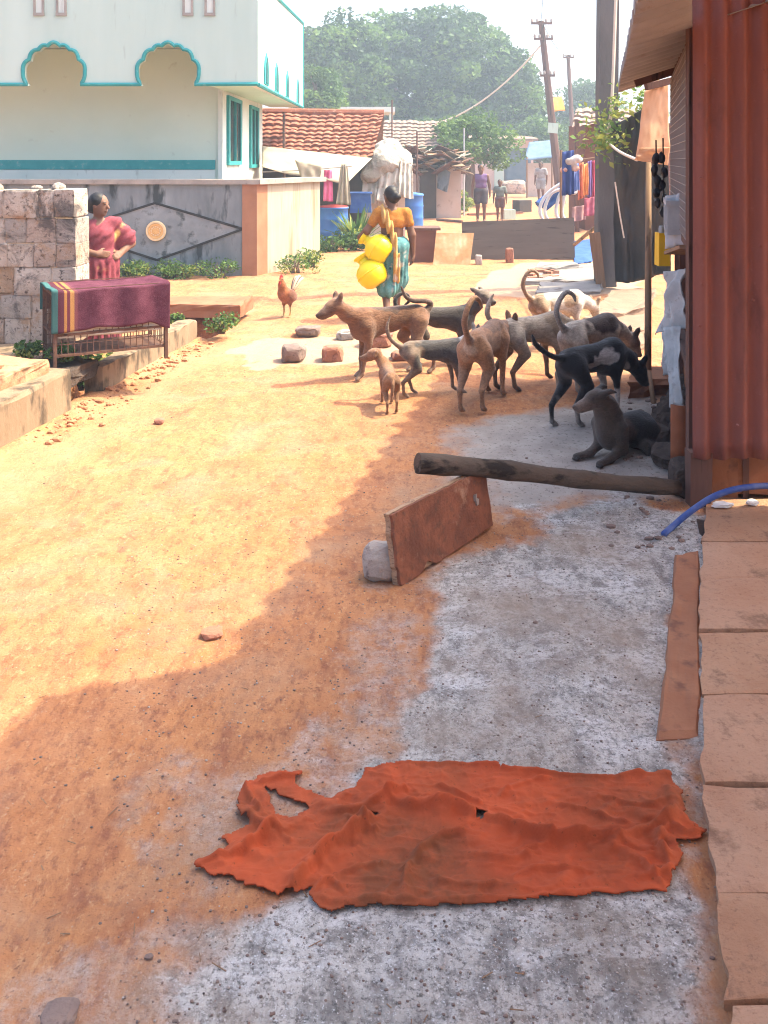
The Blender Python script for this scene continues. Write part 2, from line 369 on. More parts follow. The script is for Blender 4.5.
dirt = t.mix(t.ramp(t.noise(9, 6, .7, t.mapv((1, .35, 1))), [(.48, 0), (.66, .7)]), dirt, (.25, .10, .06))
dirt = t.mix(t.ramp(t.noise(26, 7, .75, t.mapv((1, .5, 1), (0, 0, .2))), [(.50, 0), (.62, .75)]), dirt, (.23, .095, .058))
dirt = t.mix(t.ramp(t.noise(48, 6, .75, t.mapv((1, .6, 1), (0, 0, 2.2))), [(.54, 0), (.66, .6)]), dirt, (.53, .32, .17))
dirt = t.mix(t.ramp(t.noise(1.7, 6, .65, dist=.6), [(.50, 0), (.72, .6)]), dirt, (.35, .25, .17))
dirt = t.mix(t.ramp(t.noise(75, 3, .6), [(.62, 0), (.70, .8)]), dirt, (.17, .08, .05))
vor = t.n('ShaderNodeTexVoronoi', feature='F1', ins={'Vector': t.tc.outputs['Object'], 'Scale': 55.0, 'Randomness': 1.0}).outputs['Distance']
dirt = t.mix(t.math('MULTIPLY', t.ramp(vor, [(.10, 1), (.18, 0)]), t.ramp(t.noise(6, 3), [(.5, 0), (.62, .8)])), dirt, (.40, .28, .2))
dirt = t.mix(t.math('MULTIPLY', att('edge'), .4), dirt, (.40, .26, .15))
n1 = t.noise(3.2, 6, .7, dist=.4)
ce = t.mix(t.ramp(n1, [(.35, 0), (.65, 1)]), (.37, .355, .33), (.57, .555, .53))
ce = t.mix(t.ramp(t.noise(13, 6, .7, t.mapv((1, .5, 1))), [(.46, 0), (.62, .9)]), ce, (.19, .18, .172))
ce = t.mix(t.ramp(t.noise(7, 8, .75, t.mapv((.5, 1, 1), (0, 0, .9)), .8), [(.50, 0), (.62, .85)]), ce, (.62, .62, .62))
ce = t.mix(t.ramp(t.noise(40, 7, .75), [(.50, 0), (.60, .8)]), ce, (.20, .19, .178))
ce = t.mix(t.ramp(t.noise(85, 8, .8), [(.53, 0), (.60, .85)]), ce, (.10, .095, .09))
ce = t.mix(t.ramp(t.noise(150, 3, .6, t.mapv((1, 1, 1), (0, 0, 1))), [(.6, 0), (.68, .8)]), ce, (.66, .67, .69))
ce = t.mix(t.ramp(t.noise(1.4, 5, .6, t.mapv((1, 1, 1), (0, 0, 2))), [(.46, 0), (.66, .75)]), ce, (.30, .235, .18))
mu = t.mix(t.ramp(t.noise(5, 6, .65), [(.35, 0), (.65, 1)]), (.29, .255, .225), (.40, .36, .325))
mu = t.mix(t.ramp(t.noise(40, 5, .6), [(.56, 0), (.66, .8)]), mu, (.14, .11, .095))
def soften(a, sc, lo, hi):
    return t.ramp(t.math('ADD', att(a), t.math('MULTIPLY', t.math('SUBTRACT', t.noise(sc, 6, .7), .5), 1.1)), [(lo, 0), (hi, 1)])
col = t.mix(t.math('MULTIPLY', soften('pale', 8, .35, .65), .8), dirt, (.37, .275, .20))
col = t.mix(soften('mudgrey', 8, .15, .9), col, mu)
col = t.mix(soften('cement', 11, .22, .85), col, ce)
h1 = t.math('ADD', t.noise(22, 8, .75), t.math('MULTIPLY', t.noise(120, 4, .7), .5))
nb = t.bump(h1, .8, .016); nb = t.bump(vor, .25, .006, nb)
M['ground'] = t.out(col, .93, nb, .15)
g = gm.build('ground', M['ground'], smooth=True); struct(g)
for k, a in atts.items():
    at = g.data.attributes.new(k, 'FLOAT', 'POINT'); at.data.foreach_set('value', a.ravel().astype(np.float32))

# ================================================================= left: plinth, drain walls, laterite wall
def poly_block(mb, poly, z0, z1, jit=.01, nseg=6):
    """a rough-edged block over a ground polygon"""
    pts = []
    for i in range(len(poly)):
        a, b = np.asarray(poly[i], float), np.asarray(poly[(i+1) % len(poly)], float)
        k = max(2, int(np.linalg.norm(b-a)/.12))
        pts += [a+(b-a)*j/k for j in range(k)]
    m = len(pts); pts = np.array(pts); L = [z0, (z0+z1)/2, z1-.02, z1]; V = []
    cen = pts.mean(0)
    for li, z in enumerate(L):
        q = pts+RNG.uniform(-jit, jit, pts.shape)
        if li == 3: q = q+(cen-q)*.01/np.maximum(np.linalg.norm(cen-q, axis=1)[:, None], .1)
        V.append(np.column_stack([q, np.full(m, z)+(RNG.uniform(-jit, jit, m) if li else 0)]))
    F = [(l*m+k, l*m+(k+1) % m, (l+1)*m+(k+1) % m, (l+1)*m+k) for l in range(3) for k in range(m)]+[tuple(3*m+k for k in range(m))]
    mb.add(np.concatenate(V), F)
mb = MB(); poly_block(mb, [(xdrain(3.2), 3.2), (xdrain(6.33), 6.33), (-2.75, 6.42), (-2.9, 7.6), (-7, 7.8), (-7, 3.2)], -.4, .275)
tag(mb.build('concrete_plinth', M['concrete'], org=(-3, 5, 0)), 'low stained concrete plinth edging the road below the laterite block wall', 'plinth')
mb = MB(); poly_block(mb, [(-2.75, 5.2), (-2.44, 5.74), (-2.31, 6.22), (-2.6, 6.32), (-3.0, 6.5), (-6.6, 6.7), (-6.6, 4.6)], .27, .372)
tag(mb.build('stone_ledge', M['slabdust'], org=(-3, 6, .27)), 'dusty flat stone ledge lying on top of the concrete plinth', 'ledge')
mb = MB(); poly_block(mb, [(xdrain(6.85), 6.85), (xdrain(8.9)+.02, 8.9), (xdrain(8.9)-.14, 8.92), (xdrain(6.85)-.15, 6.87)], -.4, .17)
tag(mb.build('drain_wall', M['concrete'], org=(-2.1, 7.8, 0)), 'thin mossy concrete drain wall running beside the road behind the cage', 'drain wall')
mb = MB(); poly_block(mb, [(xdrain(6.3)-.05, 6.34), (xdrain(6.85)-.04, 6.9), (-2.85, 7.22), (-2.9, 6.45)], .12, .225, .02)
tag(mb.build('shade_slab', M['mud'], org=(-2.5, 6.6, .1)), 'muddy slab added over the drain mouth under the cage to shade it', 'slab')  # slab added so the gap below it stays dark; it carries the cage
mb = MB(); poly_block(mb, [(xdrain(9)+.30, 9.72), (xdrain(10)+.22, 10.35), (-3.4, 10.4), (-3.4, 9.72)], .045, .185)
tag(mb.build('drain_cover', M['strip'], org=(-2.6, 9.8, 0)), 'brown stone slab bridging the open drain in front of the compound wall', 'slab')


mb = MB(); zr = .27; x0w, x1w, yw = -6.2, -2.485, 7.25; row = 0
mb.mat(4).box(((x0w+x1w)/2, yw+.165, .9), (x1w-x0w-.06, .305, 1.2), jit=0)
rr = random.Random(5)
while zr < 1.34:
    hh = rr.uniform(.165, .23); x = x1w+rr.uniform(-.01, .01)
    first = True
    while x > x0w:
        w = rr.uniform(.13, .30) if not first else rr.choice([.1, .2, .16])
        V, F = ICO[4]; Vb = np.sign(V)*np.abs(V)**.10
        n = fbm(Vb*3.2+rr.random()*50, 4)
        Vb = Vb*np.array([w/2+.002, .17, hh/2+.002])*(1+np.array([.05, .10, .05])*n[:, None])
        mb.mat(rr.choices([0, 1, 2, 3], [4, 4, 1.2, 2])[0]).add(Vb+np.array([x-w/2, yw+.165+rr.uniform(-.012, .012), zr+hh/2+rr.uniform(-.006, .006)]), F)
        x -= w; first = False
    zr += hh; row += 1
for k in range(16): mb.mat(rr.choice([0, 3])).blob((x1w-rr.uniform(.1, 3), yw+rr.uniform(.08, .26), zr+.01), (rr.uniform(.03, .09), .06, rr.uniform(.02, .05)), k, .4, 2)
tag(mb.build('laterite_wall', [M['laterite0'], M['laterite1'], M['laterite2'], M['laterite3'], M['mortar']], org=(-3, yw, .27), smooth=True), 'rough wall of grey and pale laterite blocks at the left edge', 'wall')

# ================================================================= compound wall
cw = thing('compound_wall', 'weathered grey compound wall with black diamond outline before the mint house', 'wall', (-2.2, 13.6, 0))
yf = 13.6; xr = (257-CX)*yf/FOC
mb = MB(); mb.box(((-7.5+xr-.22)/2, yf+.1, .67), (xr-.22+7.5, .2, 1.42)); mb.build('wall', M['graywall'], cw)
A2 = np.array([xr, yf]); B2 = np.array([-1.095, 15.4]); dd = unit(B2-A2); nn = np.array([dd[1], -dd[0]])
mb = MB(); mb.box((xr-.11, yf+.1, .675), (.22, .23, 1.43), jit=.004)
mb.bar((*(A2+dd*.0-nn*.1), .675), (*(A2+dd*.3-nn*.1), .675), .2, 1.42); mb.build('pillar', M['brownpillar'], cw)
mb = MB(); mb.bar((*(A2+dd*.3-nn*.102), .672), (*(B2-nn*.102), .672), .2, 1.41); mb.build('side_wall', M['sidewhite'], cw)
mb = MB(); mb.box(((-7.5+xr)/2, yf+.1, 1.415), (xr+7.5+.06, .3, .07), jit=.008); mb.bar((*(A2-nn*.1-dd*.02), 1.42), (*(B2-nn*.1+dd*.1), 1.42), .34, .075); mb.build('coping', M['coping'], cw)
dpt = [P(a, b, yf-.006) for a, b in ((67, 231), (155, 203), (243, 229), (157, 260))]
mb = MB(); mb.prism([(p[0], p[2]) for p in dpt][::-1], (0, yf-.003, 0), (-1, 0, 0), (0, 0, 1), .01)
mb = MB(); V = np.array([[p[0], yf-.004, p[2]] for p in dpt]); mb.add(np.concatenate([V, V+[0, .01, 0]]), [(0, 1, 2, 3), (0, 4, 5, 1), (1, 5, 6, 2), (2, 6, 7, 3), (3, 7, 4, 0)])
mb.build('diamond_panel', M['wallpaint'], cw)
mb = MB()
for i in range(4): mb.bar(V[i]-[0, .004, 0], V[(i+1) % 4]-[0, .004, 0], .012, .035, up=unit(np.cross(V[(i+1) % 4]-V[i], (0, 1, 0))))
mb.build('diamond_outline', M['black'], cw)
ec = P(156, 231, yf-.02); Rf = rotm(rx=pi/2)
mb = MB(); mb.lathe([(.001, .03), (.04, .032), (.045, .02), (.085, .02), (.09, .03), (.115, .03), (.12, .0)], ec, 28, Rf); em = mb.build('emblem', M['emblem'], cw, smooth=False)
mb = MB(); mb.lathe([(.118, .0), (.12, .035), (.145, .035), (.155, .0)], ec, 32, Rf)
for k in range(12):
    a = 2*pi*k/12; mb.blob(ec+np.array([.066*math.cos(a), -.022, .066*math.sin(a)]), (.014, .012, .014), k, .1, 1)
mb.build('rim', M['emblemrim'], em)

# ================================================================= mint house
hs = thing('mint_house', 'two storey mint and white house with scalloped teal trimmed balcony', 'house', (-5, 17, 0))
yp = 13.8; xp = (258-CX)*yp/FOC
def half_arch():
    cus = [(.86, 0), (1.0, .30), (.80, .60), (.50, .84), (.2, .93), (0, 1.02)]; out = []
    bul = [.24, .40, .40, .34, .16]
    for (a, b), bu in zip(zip(cus[:-1], cus[1:]), bul):
        a, b = np.array(a), np.array(b); n = np.array([(b-a)[1], -(b-a)[0]])
        out += [a+(b-a)*t+n*bu*4*t*(1-t)*.55 for t in np.linspace(0, 1, 7)[:-1]]
    return out+[np.array([0, 1.02])]
HA = half_arch()
def arch_line(cx, hw, yb, yt):
    c = P(cx, yb, yp); s = hw*yp/FOC; h = (yb-yt)*yp/FOC
    L = [(c[0]-s*p[0], c[2]+h*p[1]) for p in HA]; R_ = [(c[0]+s*p[0], c[2]+h*p[1]) for p in HA[::-1][1:]]
    return L+R_
zb0 = P(0, 85, yp)[2]
line = [(-9.5, zb0)]
for cx in (-175, -60, 54, 168): line += arch_line(cx, 31, 85.5, 44)
line += [(xp, zb0)]
zt = 4.5
mb = MB(); poly = line+[(xp, zt), (-9.5, zt)]
A = np.array([[x, yp, z] for x, z in poly]); m = len(A); mb.add(np.concatenate([A, A+[0, .14, 0]]), [tuple(range(m)), tuple(range(m, 2*m))[::-1]]+[(i, i+m, (i+1) % m+m, (i+1) % m) for i in range(m)])
par = mb.build('parapet', M['parapet'], hs)
mb = MB(); mb.tube([(x, yp-.005, z+.015) for x, z in line], .031, 6); mb.build('teal_trim', M['teal'], par)
for a in (39, 61.5, 188, 210):
    q0, q1 = P(a-3.2, 13, yp-.004), P(a+3.2, -30, yp-.004)
    mb = MB(); w = q1[0]-q0[0]; c = (q0+q1)/2
    mb.box((c[0]-w/2-.015, yp-.008, c[2]), (.035, .03, q1[2]-q0[2])); mb.box((c[0]+w/2+.015, yp-.008, c[2]), (.035, .03, q1[2]-q0[2])); mb.box((c[0], yp-.009, q0[2]-.02), (w+.07, .032, .045))
    so = mb.build('slot_window', M['coping'], par)
    mb = MB(); mb.box((c[0], yp-.002, c[2]), (w-.005, .012, q1[2]-q0[2]-.01)); mb.build('pane', M['plaster'], so)
yb_ = 21.4
def sidez(y): return 4.4+(y-yp)/(yb_-yp)*.58
mb = MB(); S = [(yp+.14, zb0), (yb_, 3.0), (yb_, sidez(yb_)), (yp+.14, sidez(yp)+.1)]
A = np.array([[xp, y, z] for y, z in S]); mb.add(np.concatenate([A, A-[.14, 0, 0]]), [(0, 1, 2, 3), (7, 6, 5, 4), (0, 4, 5, 1), (1, 5, 6, 2), (2, 6, 7, 3), (3, 7, 4, 0)])
sp = mb.build('side_parapet', M['plaster'], hs)
mb = MB(); mb.tube([(xp, yp+.02, zb0+.01), (xp, yb_, 3.0)], .035, 6); mb.tube([(xp, yp+.02, sidez(yp)+.12), (xp, yb_, sidez(yb_)+.02)], .04, 6); mb.tube([(xp, yb_, 3.0), (xp, yb_, sidez(yb_))], .03, 6); mb.build('teal_trim', M['teal'], sp)
for px_, yt_, yb2 in ((266, 53, 85), (276.3, 62.5, 92), (287, 70.5, 97.5), (297.6, 77.5, 104)):
    d = xp*FOC/(px_-CX); zt_ = P(px_, yt_, d)[2]; zl = P(px_, yb2, d)[2]; w = .26+.04*(d-14)/6
    out = [(d-w, zl), (d+w, zl), (d+w, zl+(zt_-zl)*.5), (d+w*.75, zl+(zt_-zl)*.76), (d, zt_), (d-w*.75, zl+(zt_-zl)*.76), (d-w, zl+(zt_-zl)*.5)]
    A = np.array([[xp+.02, y, z] for y, z in out]); mb = MB(); m = 7
    mb.add(np.concatenate([A, A-[.05, 0, 0]]), [tuple(range(m)), tuple(range(m, 2*m))[::-1]]+[(i, i+m, (i+1) % m+m, (i+1) % m) for i in range(m)]); so = mb.build('arch_niche', M['teal'], sp)
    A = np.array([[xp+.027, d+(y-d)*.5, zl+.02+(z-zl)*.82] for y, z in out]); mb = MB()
    mb.add(np.concatenate([A, A-[.02, 0, 0]]), [tuple(range(m)), tuple(range(m, 2*m))[::-1]]+[(i, i+m, (i+1) % m+m, (i+1) % m) for i in range(m)]); mb.build('recess_shade', M['tealdark'], so)  # raised dark teal plate, painting in the shade inside the niche
xw = -2.7
mb = MB(); mb.box(((-9.5+xw)/2, 15.1, 1.8), (xw+9.5-.1, .2, 3.6)); mb.build('front_wall', M['cream'], hs)
mb = MB(); mb.box((xw-.1, 17.5, 1.8), (.2, 4.99, 3.6)); mb.box((xw-.02, 14.99, 1.79), (.075, .07, 3.58)); sw = mb.build('side_wall', M['plaster'], hs)
za, zc = P(0, 160, 14.99)[2], P(0, 169.5, 14.99)[2]
mb = MB(); mb.box(((-9.5+xw)/2-.06, 14.99, (za+zc)/2), (xw+9.5-.1, .03, za-zc)); mb.build('painted_band', M['teal'], hs)
mb = MB(); mb.box(((-9.5+xw)/2-.06, 14.993, zc-.16), (xw+9.5-.1, .02, .31)); mb.build('dado', M['plaster'], hs)
mb = MB(); mb.box(((-9.5+xp)/2-.1, (yp+yb_)/2+.1, 3.68), (xp+9.5-.3, yb_-yp-.2, .14)); mb.build('ceiling_slab', M['cream'], hs)
mb = MB(); A = np.array([[xw, yp+.15, zb0-.0], [xp-.15, yp+.15, zb0-.0], [xp-.15, yb_-.02, 3.0], [xw, yb_-.02, 3.0]]); mb.add(np.concatenate([A, A+[0, 0, .08]]), [(0, 3, 2, 1), (4, 5, 6, 7), (0, 1, 5, 4), (1, 2, 6, 5), (2, 3, 7, 6), (3, 0, 4, 7)]); mb.build('soffit', M['mint'], hs)
mb = MB(); mb.box((-5.8, 18, 5.0), (7.3, 6.4, .12)); mb.build('roof', M['plaster'], hs)
for d0, d1, z0, z1 in ((15.42, 16.85, 1.66, 2.86), (18.0, 19.15, 1.59, 2.85)):
    mb = MB(); t_ = .07
    mb.box((xw+.012, (d0+d1)/2, z1-t_/2), (.08, d1-d0, t_)); mb.box((xw+.012, (d0+d1)/2, z0+t_/2), (.08, d1-d0, t_))
    for y in (d0+t_, d1-t_, (d0+d1)/2): mb.box((xw+.011, y, (z0+z1)/2), (.076, t_*2 if y != (d0+d1)/2 else .05, z1-z0-2*t_))
    wn = mb.build('window', M['teal'], sw)
    mb = MB(); mb.box((xw-.0, (d0+d1)/2, (z0+z1)/2), (.03, d1-d0-.1, z1-z0-.1)); mb.build('pane', M['glass'], wn)
    mb = MB()
    for k in range(7): mb.tube([(xw+.03, d0+.1+(d1-d0-.2)*(k+.5)/7, z0+.05), (xw+.03, d0+.1+(d1-d0-.2)*(k+.5)/7, z1-.05)], .008, 5)
    mb.build('grille', M['tealdark'], wn)
# ================================================================= the rag
def ridge(X, Y, pts, w, a, skew=0.0):
    best = np.full(X.shape, 1e9); 
    for p, q in zip(pts[:-1], pts[1:]):
        p, q = np.array(p), np.array(q); ab = q-p; t_ = np.clip(((X-p[0])*ab[0]+(Y-p[1])*ab[1])/(ab @ ab), 0, 1)
        best = np.minimum(best, np.hypot(X-p[0]-t_*ab[0], Y-p[1]-t_*ab[1]))
    return a*(.45*np.exp(-(best/w)**2)+.75*np.exp(-best/(w*.55)))
def zp(L): return [G(180+.7656*a, 740+.7656*b)[:2] for a, b in L]
RGS = .0034
rag_out = zp([(12, 170), (30, 158), (62, 140), (50, 128), (88, 112), (72, 96), (84, 62), (112, 47), (160, 46), (152, 62), (190, 80), (228, 66), (242, 44), (295, 33), (410, 36), (420, 41), (500, 50), (560, 52), (598, 47), (640, 49), (656, 72), (658, 104), (688, 118), (682, 131), (650, 138), (656, 155), (648, 172), (636, 201), (560, 205), (430, 215), (300, 222), (232, 219), (180, 226), (163, 208), (172, 196), (130, 204), (80, 190), (40, 180)])
holes = [zp([(112, 66), (150, 82), (170, 90), (150, 106), (128, 102)]), zp([(234, 103), (244, 99), (258, 101), (250, 107), (240, 107)]), zp([(384, 98), (393, 98), (401, 104), (396, 110), (388, 106)])]
gx = np.arange(-.62, .98, RGS); gy = np.arange(2.02, 2.72, RGS); X, Y = np.meshgrid(gx, gy, indexing='ij')
sd = poly_sd(rag_out, X, Y)+(.0035+.010*sm(.05, -.25, X-.0)+.010*sm(.62, .85, X))*fbm(np.stack([X*24, Y*24, X*0], -1), 3)+(.001+.004*sm(.05, -.25, X)+.004*sm(.62, .85, X))*vnoise(np.stack([X*90, Y*90, X*0], -1))
for hpoly in holes: sd = np.maximum(sd, -poly_sd(hpoly, X, Y)-.012*fbm(np.stack([X*45, Y*45, X*0+4], -1), 3))
wx = X+.02*fbm(np.stack([X*6, Y*6, X*0+1], -1), 2); wy = Y+.02*fbm(np.stack([X*6, Y*6, X*0+8], -1), 2)
H = np.zeros_like(X)
for L, w, a in [([(190, 78), (300, 92), (390, 108), (500, 132), (610, 150)], .012, .030), ([(262, 100), (215, 140), (160, 188), (140, 200)], .014, .034), ([(235, 62), (285, 72), (380, 92), (395, 100)], .011, .022),
                ([(290, 214), (312, 165), (335, 140), (390, 128)], .010, .020), ([(70, 98), (128, 130), (90, 148), (25, 166)], .016, .030), ([(120, 118), (180, 96), (290, 72)], .010, .022),
                ([(600, 140), (560, 150), (600, 175)], .012, .018), ([(640, 55), (650, 100), (632, 140), (640, 180)], .018, .030), ([(84, 62), (95, 90), (130, 108), (165, 112)], .014, .024), ([(245, 45), (420, 38), (560, 52), (640, 48)], .010, .020),
                ([(440, 150), (500, 180), (470, 212)], .012, .010), ([(400, 60), (460, 90), (560, 100)], .009, .014), ([(330, 190), (430, 195), (560, 190)], .014, .008), ([(150, 150), (230, 160), (260, 215)], .012, .016), ([(520, 70), (560, 95), (640, 110)], .01, .014), ([(165, 208), (240, 216), (420, 213)], .008, .012)]:
    H += ridge(wx, wy, zp(L), w*.8, a*1.45)
r1 = 1-np.abs(fbm(np.stack([X*7, Y*11, X*0+2], -1), 3))*2.2; # settle a slack cloth onto the ground so that it buckles into real wrinkles
st = 2; sx_, sy_ = X[::st, ::st], Y[::st, ::st]; cz_ = H[::st, ::st]*.9+.004+.012*np.abs(fbm(np.stack([sx_*3+2*sy_, sy_*11, sx_*0], -1), 3)); P0 = np.stack([sx_, sy_, cz_], -1); Q_ = P0.copy(); Vp = np.zeros_like(Q_); h_ = gx[1]*0+RGS*st
slack = .022+.12*np.clip(fbm(np.stack([sx_*2.5, sy_*5, sx_*0+40], -1), 2)+.1, 0, 1)+4.5*H[::st, ::st]
links = []
for di, dj, k_ in ((1, 0, 1.), (0, 1, 1.), (1, 1, .7), (1, -1, .7), (3, 0, .3), (0, 3, .3), (4, 0, .22), (0, 4, .22)):
    a_ = (slice(0, -di or None), slice(max(0, -dj), -dj if dj > 0 else None)); b_ = (slice(di, None), slice(max(0, dj), dj if dj < 0 else None))
    L0 = math.hypot(di, dj)*h_*(1+(slack[a_]+slack[b_])/2*(1.0 if dj else .55)); links.append((a_, b_, L0, k_))
cn = np.zeros(sx_.shape+(1,))
for a_, b_, L0, k_ in links: cn[a_] += k_; cn[b_] += k_
for it in range(420):
    Vp *= .90; Vp[..., 2] -= .000012; Q_ = Q_+Vp; O_ = Q_.copy()-Vp
    for sub in range(2):
        acc = np.zeros_like(Q_)
        for a_, b_, L0, k_ in links:
            d_ = Q_[b_]-Q_[a_]; l_ = np.sqrt((d_*d_).sum(-1)); c_ = (k_*.5*(l_-L0)/np.maximum(l_, 1e-6))[..., None]*d_; acc[a_] += c_; acc[b_] -= c_
        Q_ = Q_+acc/cn*1.3
        Q_[..., 2] = np.maximum(Q_[..., 2], .0015); Q_[..., :2] += (P0[..., :2]-Q_[..., :2])*.004; Q_[[0, -1], :, :2] = P0[[0, -1], :, :2]; Q_[:, [0, -1], :2] = P0[:, [0, -1], :2]
    Vp = np.clip(Q_-O_, -.004, .004)
def up(F_):
    ii = np.minimum(np.arange(X.shape[0])/st, F_.shape[0]-1.001); jj = np.minimum(np.arange(X.shape[1])/st, F_.shape[1]-1.001); i0, j0 = ii.astype(int), jj.astype(int); a_ = (ii-i0)[:, None, None]; b_ = (jj-j0)[None, :, None]
    return F_[i0][:, j0]*(1-a_)*(1-b_)+F_[i0+1][:, j0]*a_*(1-b_)+F_[i0][:, j0+1]*(1-a_)*b_+F_[i0+1][:, j0+1]*a_*b_
U_ = up(Q_-np.stack([sx_, sy_, sx_*0], -1)); 
for _ in range(2):
    U_[1:-1, 1:-1] = .5*U_[1:-1, 1:-1]+.125*(U_[2:, 1:-1]+U_[:-2, 1:-1]+U_[1:-1, 2:]+U_[1:-1, :-2])
H = U_[..., 2]*.75; X0, Y0 = X, Y; X, Y = X+U_[..., 0], Y+U_[..., 1]
def crease(pts, w1, w2, a):
    q = smooth_path([np.append(p, 0) for p in zp(pts)], 5)[:, :2]; best = np.full(X0.shape, 1e9); sg = np.zeros(X0.shape); al = np.zeros(X0.shape); n_ = len(q)-1
    x_ = X0+.006*fbm(np.stack([X0*9, Y0*9, X0*0+5], -1), 2); y_ = Y0+.006*fbm(np.stack([X0*9, Y0*9, X0*0+15], -1), 2)
    for k in range(n_):
        ab = q[k+1]-q[k]; t_ = np.clip(((x_-q[k][0])*ab[0]+(y_-q[k][1])*ab[1])/max(ab @ ab, 1e-9), 0, 1); dx, dy = x_-q[k][0]-t_*ab[0], y_-q[k][1]-t_*ab[1]; d = np.hypot(dx, dy); m_ = d < best; best = np.where(m_, d, best); sg = np.where(m_, np.sign(dy+.3*dx), sg); al = np.where(m_, (k+t_)/n_, al)
    return a*np.exp(-(best/np.where(sg < 0, w1, w2))**2)*np.clip(np.sin(pi*np.clip(al, .04, .96))*2.2, 0, 1)*(.75+.35*vnoise(np.stack([al*7, al*0+a*900, al*0], -1)))
for L, w1, w2, a in [([(250, 75), (300, 92), (345, 95), (395, 107), (440, 122), (500, 135), (560, 140), (612, 150)], .006, .026, .020), ([(268, 98), (225, 130), (185, 160), (155, 190), (140, 200)], .007, .028, .024), ([(75, 100), (100, 115), (118, 125), (85, 150), (20, 168)], .007, .022, .018),
    ([(300, 70), (285, 75), (235, 95), (190, 100)], .006, .02, .016), ([(290, 212), (300, 170), (325, 140), (350, 130), (395, 128)], .006, .018, .013), ([(415, 80), (440, 65), (490, 55)], .006, .014, .009), ([(440, 150), (480, 138), (500, 125)], .006, .012, .009),
    ([(655, 80), (640, 110), (600, 125), (565, 150)], .007, .02, .016), ([(640, 110), (625, 140), (640, 175), (600, 185)], .007, .016, .014), ([(245, 45), (290, 36), (410, 38), (430, 44), (500, 52), (560, 54), (600, 50), (640, 52)], .006, .010, .012), ([(170, 210), (235, 216), (430, 211), (560, 202)], .006, .009, .009),
    ([(120, 118), (135, 130), (148, 142)], .006, .012, .009), ([(370, 152), (430, 160), (470, 150)], .006, .012, .007), ([(200, 182), (250, 167), (270, 165)], .006, .014, .008), ([(430, 182), (480, 172), (540, 176)], .006, .012, .006), ([(540, 80), (600, 90), (640, 85)], .006, .014, .009), ([(84, 60), (92, 85), (110, 108)], .007, .014, .013), ([(160, 50), (130, 55), (100, 60)], .006, .012, .011), ([(330, 60), (370, 75), (400, 88)], .006, .012, .008), ([(210, 100), (240, 118), (262, 120)], .006, .012, .010), ([(645, 120), (660, 126), (684, 122)], .006, .010, .012), ([(600, 160), (615, 180), (632, 196)], .006, .012, .010), ([(170, 205), (195, 190), (215, 200)], .006, .012, .010), ([(480, 85), (520, 95), (560, 108), (600, 118)], .006, .013, .008), ([(320, 185), (380, 195), (420, 190)], .006, .014, .006)]:
    H = H+crease(L, w1*.9, w2*.7, a*1.8)
rq = 1-np.abs(fbm(np.stack([X*9-4*Y, Y*30+3*X, X*0+12], -1), 3))*3.0; H = H+.0045*np.clip(rq, 0, 1)**2; rq = 1-np.abs(fbm(np.stack([X*28+9*Y, Y*18-6*X, X*0+22], -1), 2))*3.2; H = H+.003*np.clip(rq, 0, 1)**2*np.clip(1.2-np.abs(X-.1)*1.1+(X < 0), 0, 1)
ed = np.clip(-sd/.03, 0, 1); H = .003+H*(.6+.4*ed)
Zr = ground_z(X, Y)+.006+H
ok = sd < 0; nxr, nyr = X.shape
idx = np.full(X.shape, -1); use = ok[:-1, :-1] & ok[1:, :-1] & ok[1:, 1:] & ok[:-1, 1:]
pt = np.zeros(X.shape, bool)
for a, b in ((0, 0), (1, 0), (1, 1), (0, 1)): pt[a:nxr-1+a, b:nyr-1+b] |= use
idx[pt] = np.arange(pt.sum()); V = np.stack([X[pt], Y[pt], Zr[pt]], -1); nv = len(V)
E = np.argwhere(use); F = [(idx[i, j], idx[i+1, j], idx[i+1, j+1], idx[i, j+1]) for i, j in E]
F2 = [tuple(k+nv for k in f)[::-1] for f in F]; cntE = {}
for f in F:
    for k in range(4): cntE[(f[k], f[(k+1) % 4])] = 1
side = [(b, a, a+nv, b+nv) for (a, b) in cntE if (b, a) not in cntE]
mb = MB(); mb.add(np.concatenate([V, V-[0, 0, .0035]]), F+F2+side)
t = NT('worn_orange_cloth'); n0 = t.noise(3.5, 6, .6)
c = t.mix(t.ramp(n0, [(.4, 0), (.6, 1)]), (.45, .092, .037), (.34, .07, .03)); c = t.mix(t.ramp(t.noise(1.8, 5, .6, t.mapv((1, 1, 1), (0, 0, 1))), [(.44, 0), (.62, .85)]), c, (.15, .062, .032))
c = t.mix(t.ramp(t.noise(30, 5, .7), [(.45, 0), (.75, .5)]), c, (.45, .105, .045)); c = t.mix(t.ramp(t.noise(60, 4, .6), [(.62, 0), (.72, .7)]), c, (.14, .045, .022))
wv = t.n('ShaderNodeTexWave', ins={'Vector': t.mapv((1, 1, 1), (0, 0, .3)), 'Scale': 130.0, 'Distortion': 1.5}).outputs['Fac']
M['rag'] = t.out(c, .95, t.bump(t.noise(160, 4, .7), .5, .003, t.bump(wv, .15, .002)), .1)
tag(mb.build('rag', M['rag'], org=(.2, 2.35, 0), smooth=True), 'torn orange red cloth lying crumpled on the grey path in front', 'cloth')

M['paper'] = mottled('dirty_paper', (.6, .6, .6), (.72, .72, .72), 20, (.35, .33, .3), 30, .6, .9, .3)
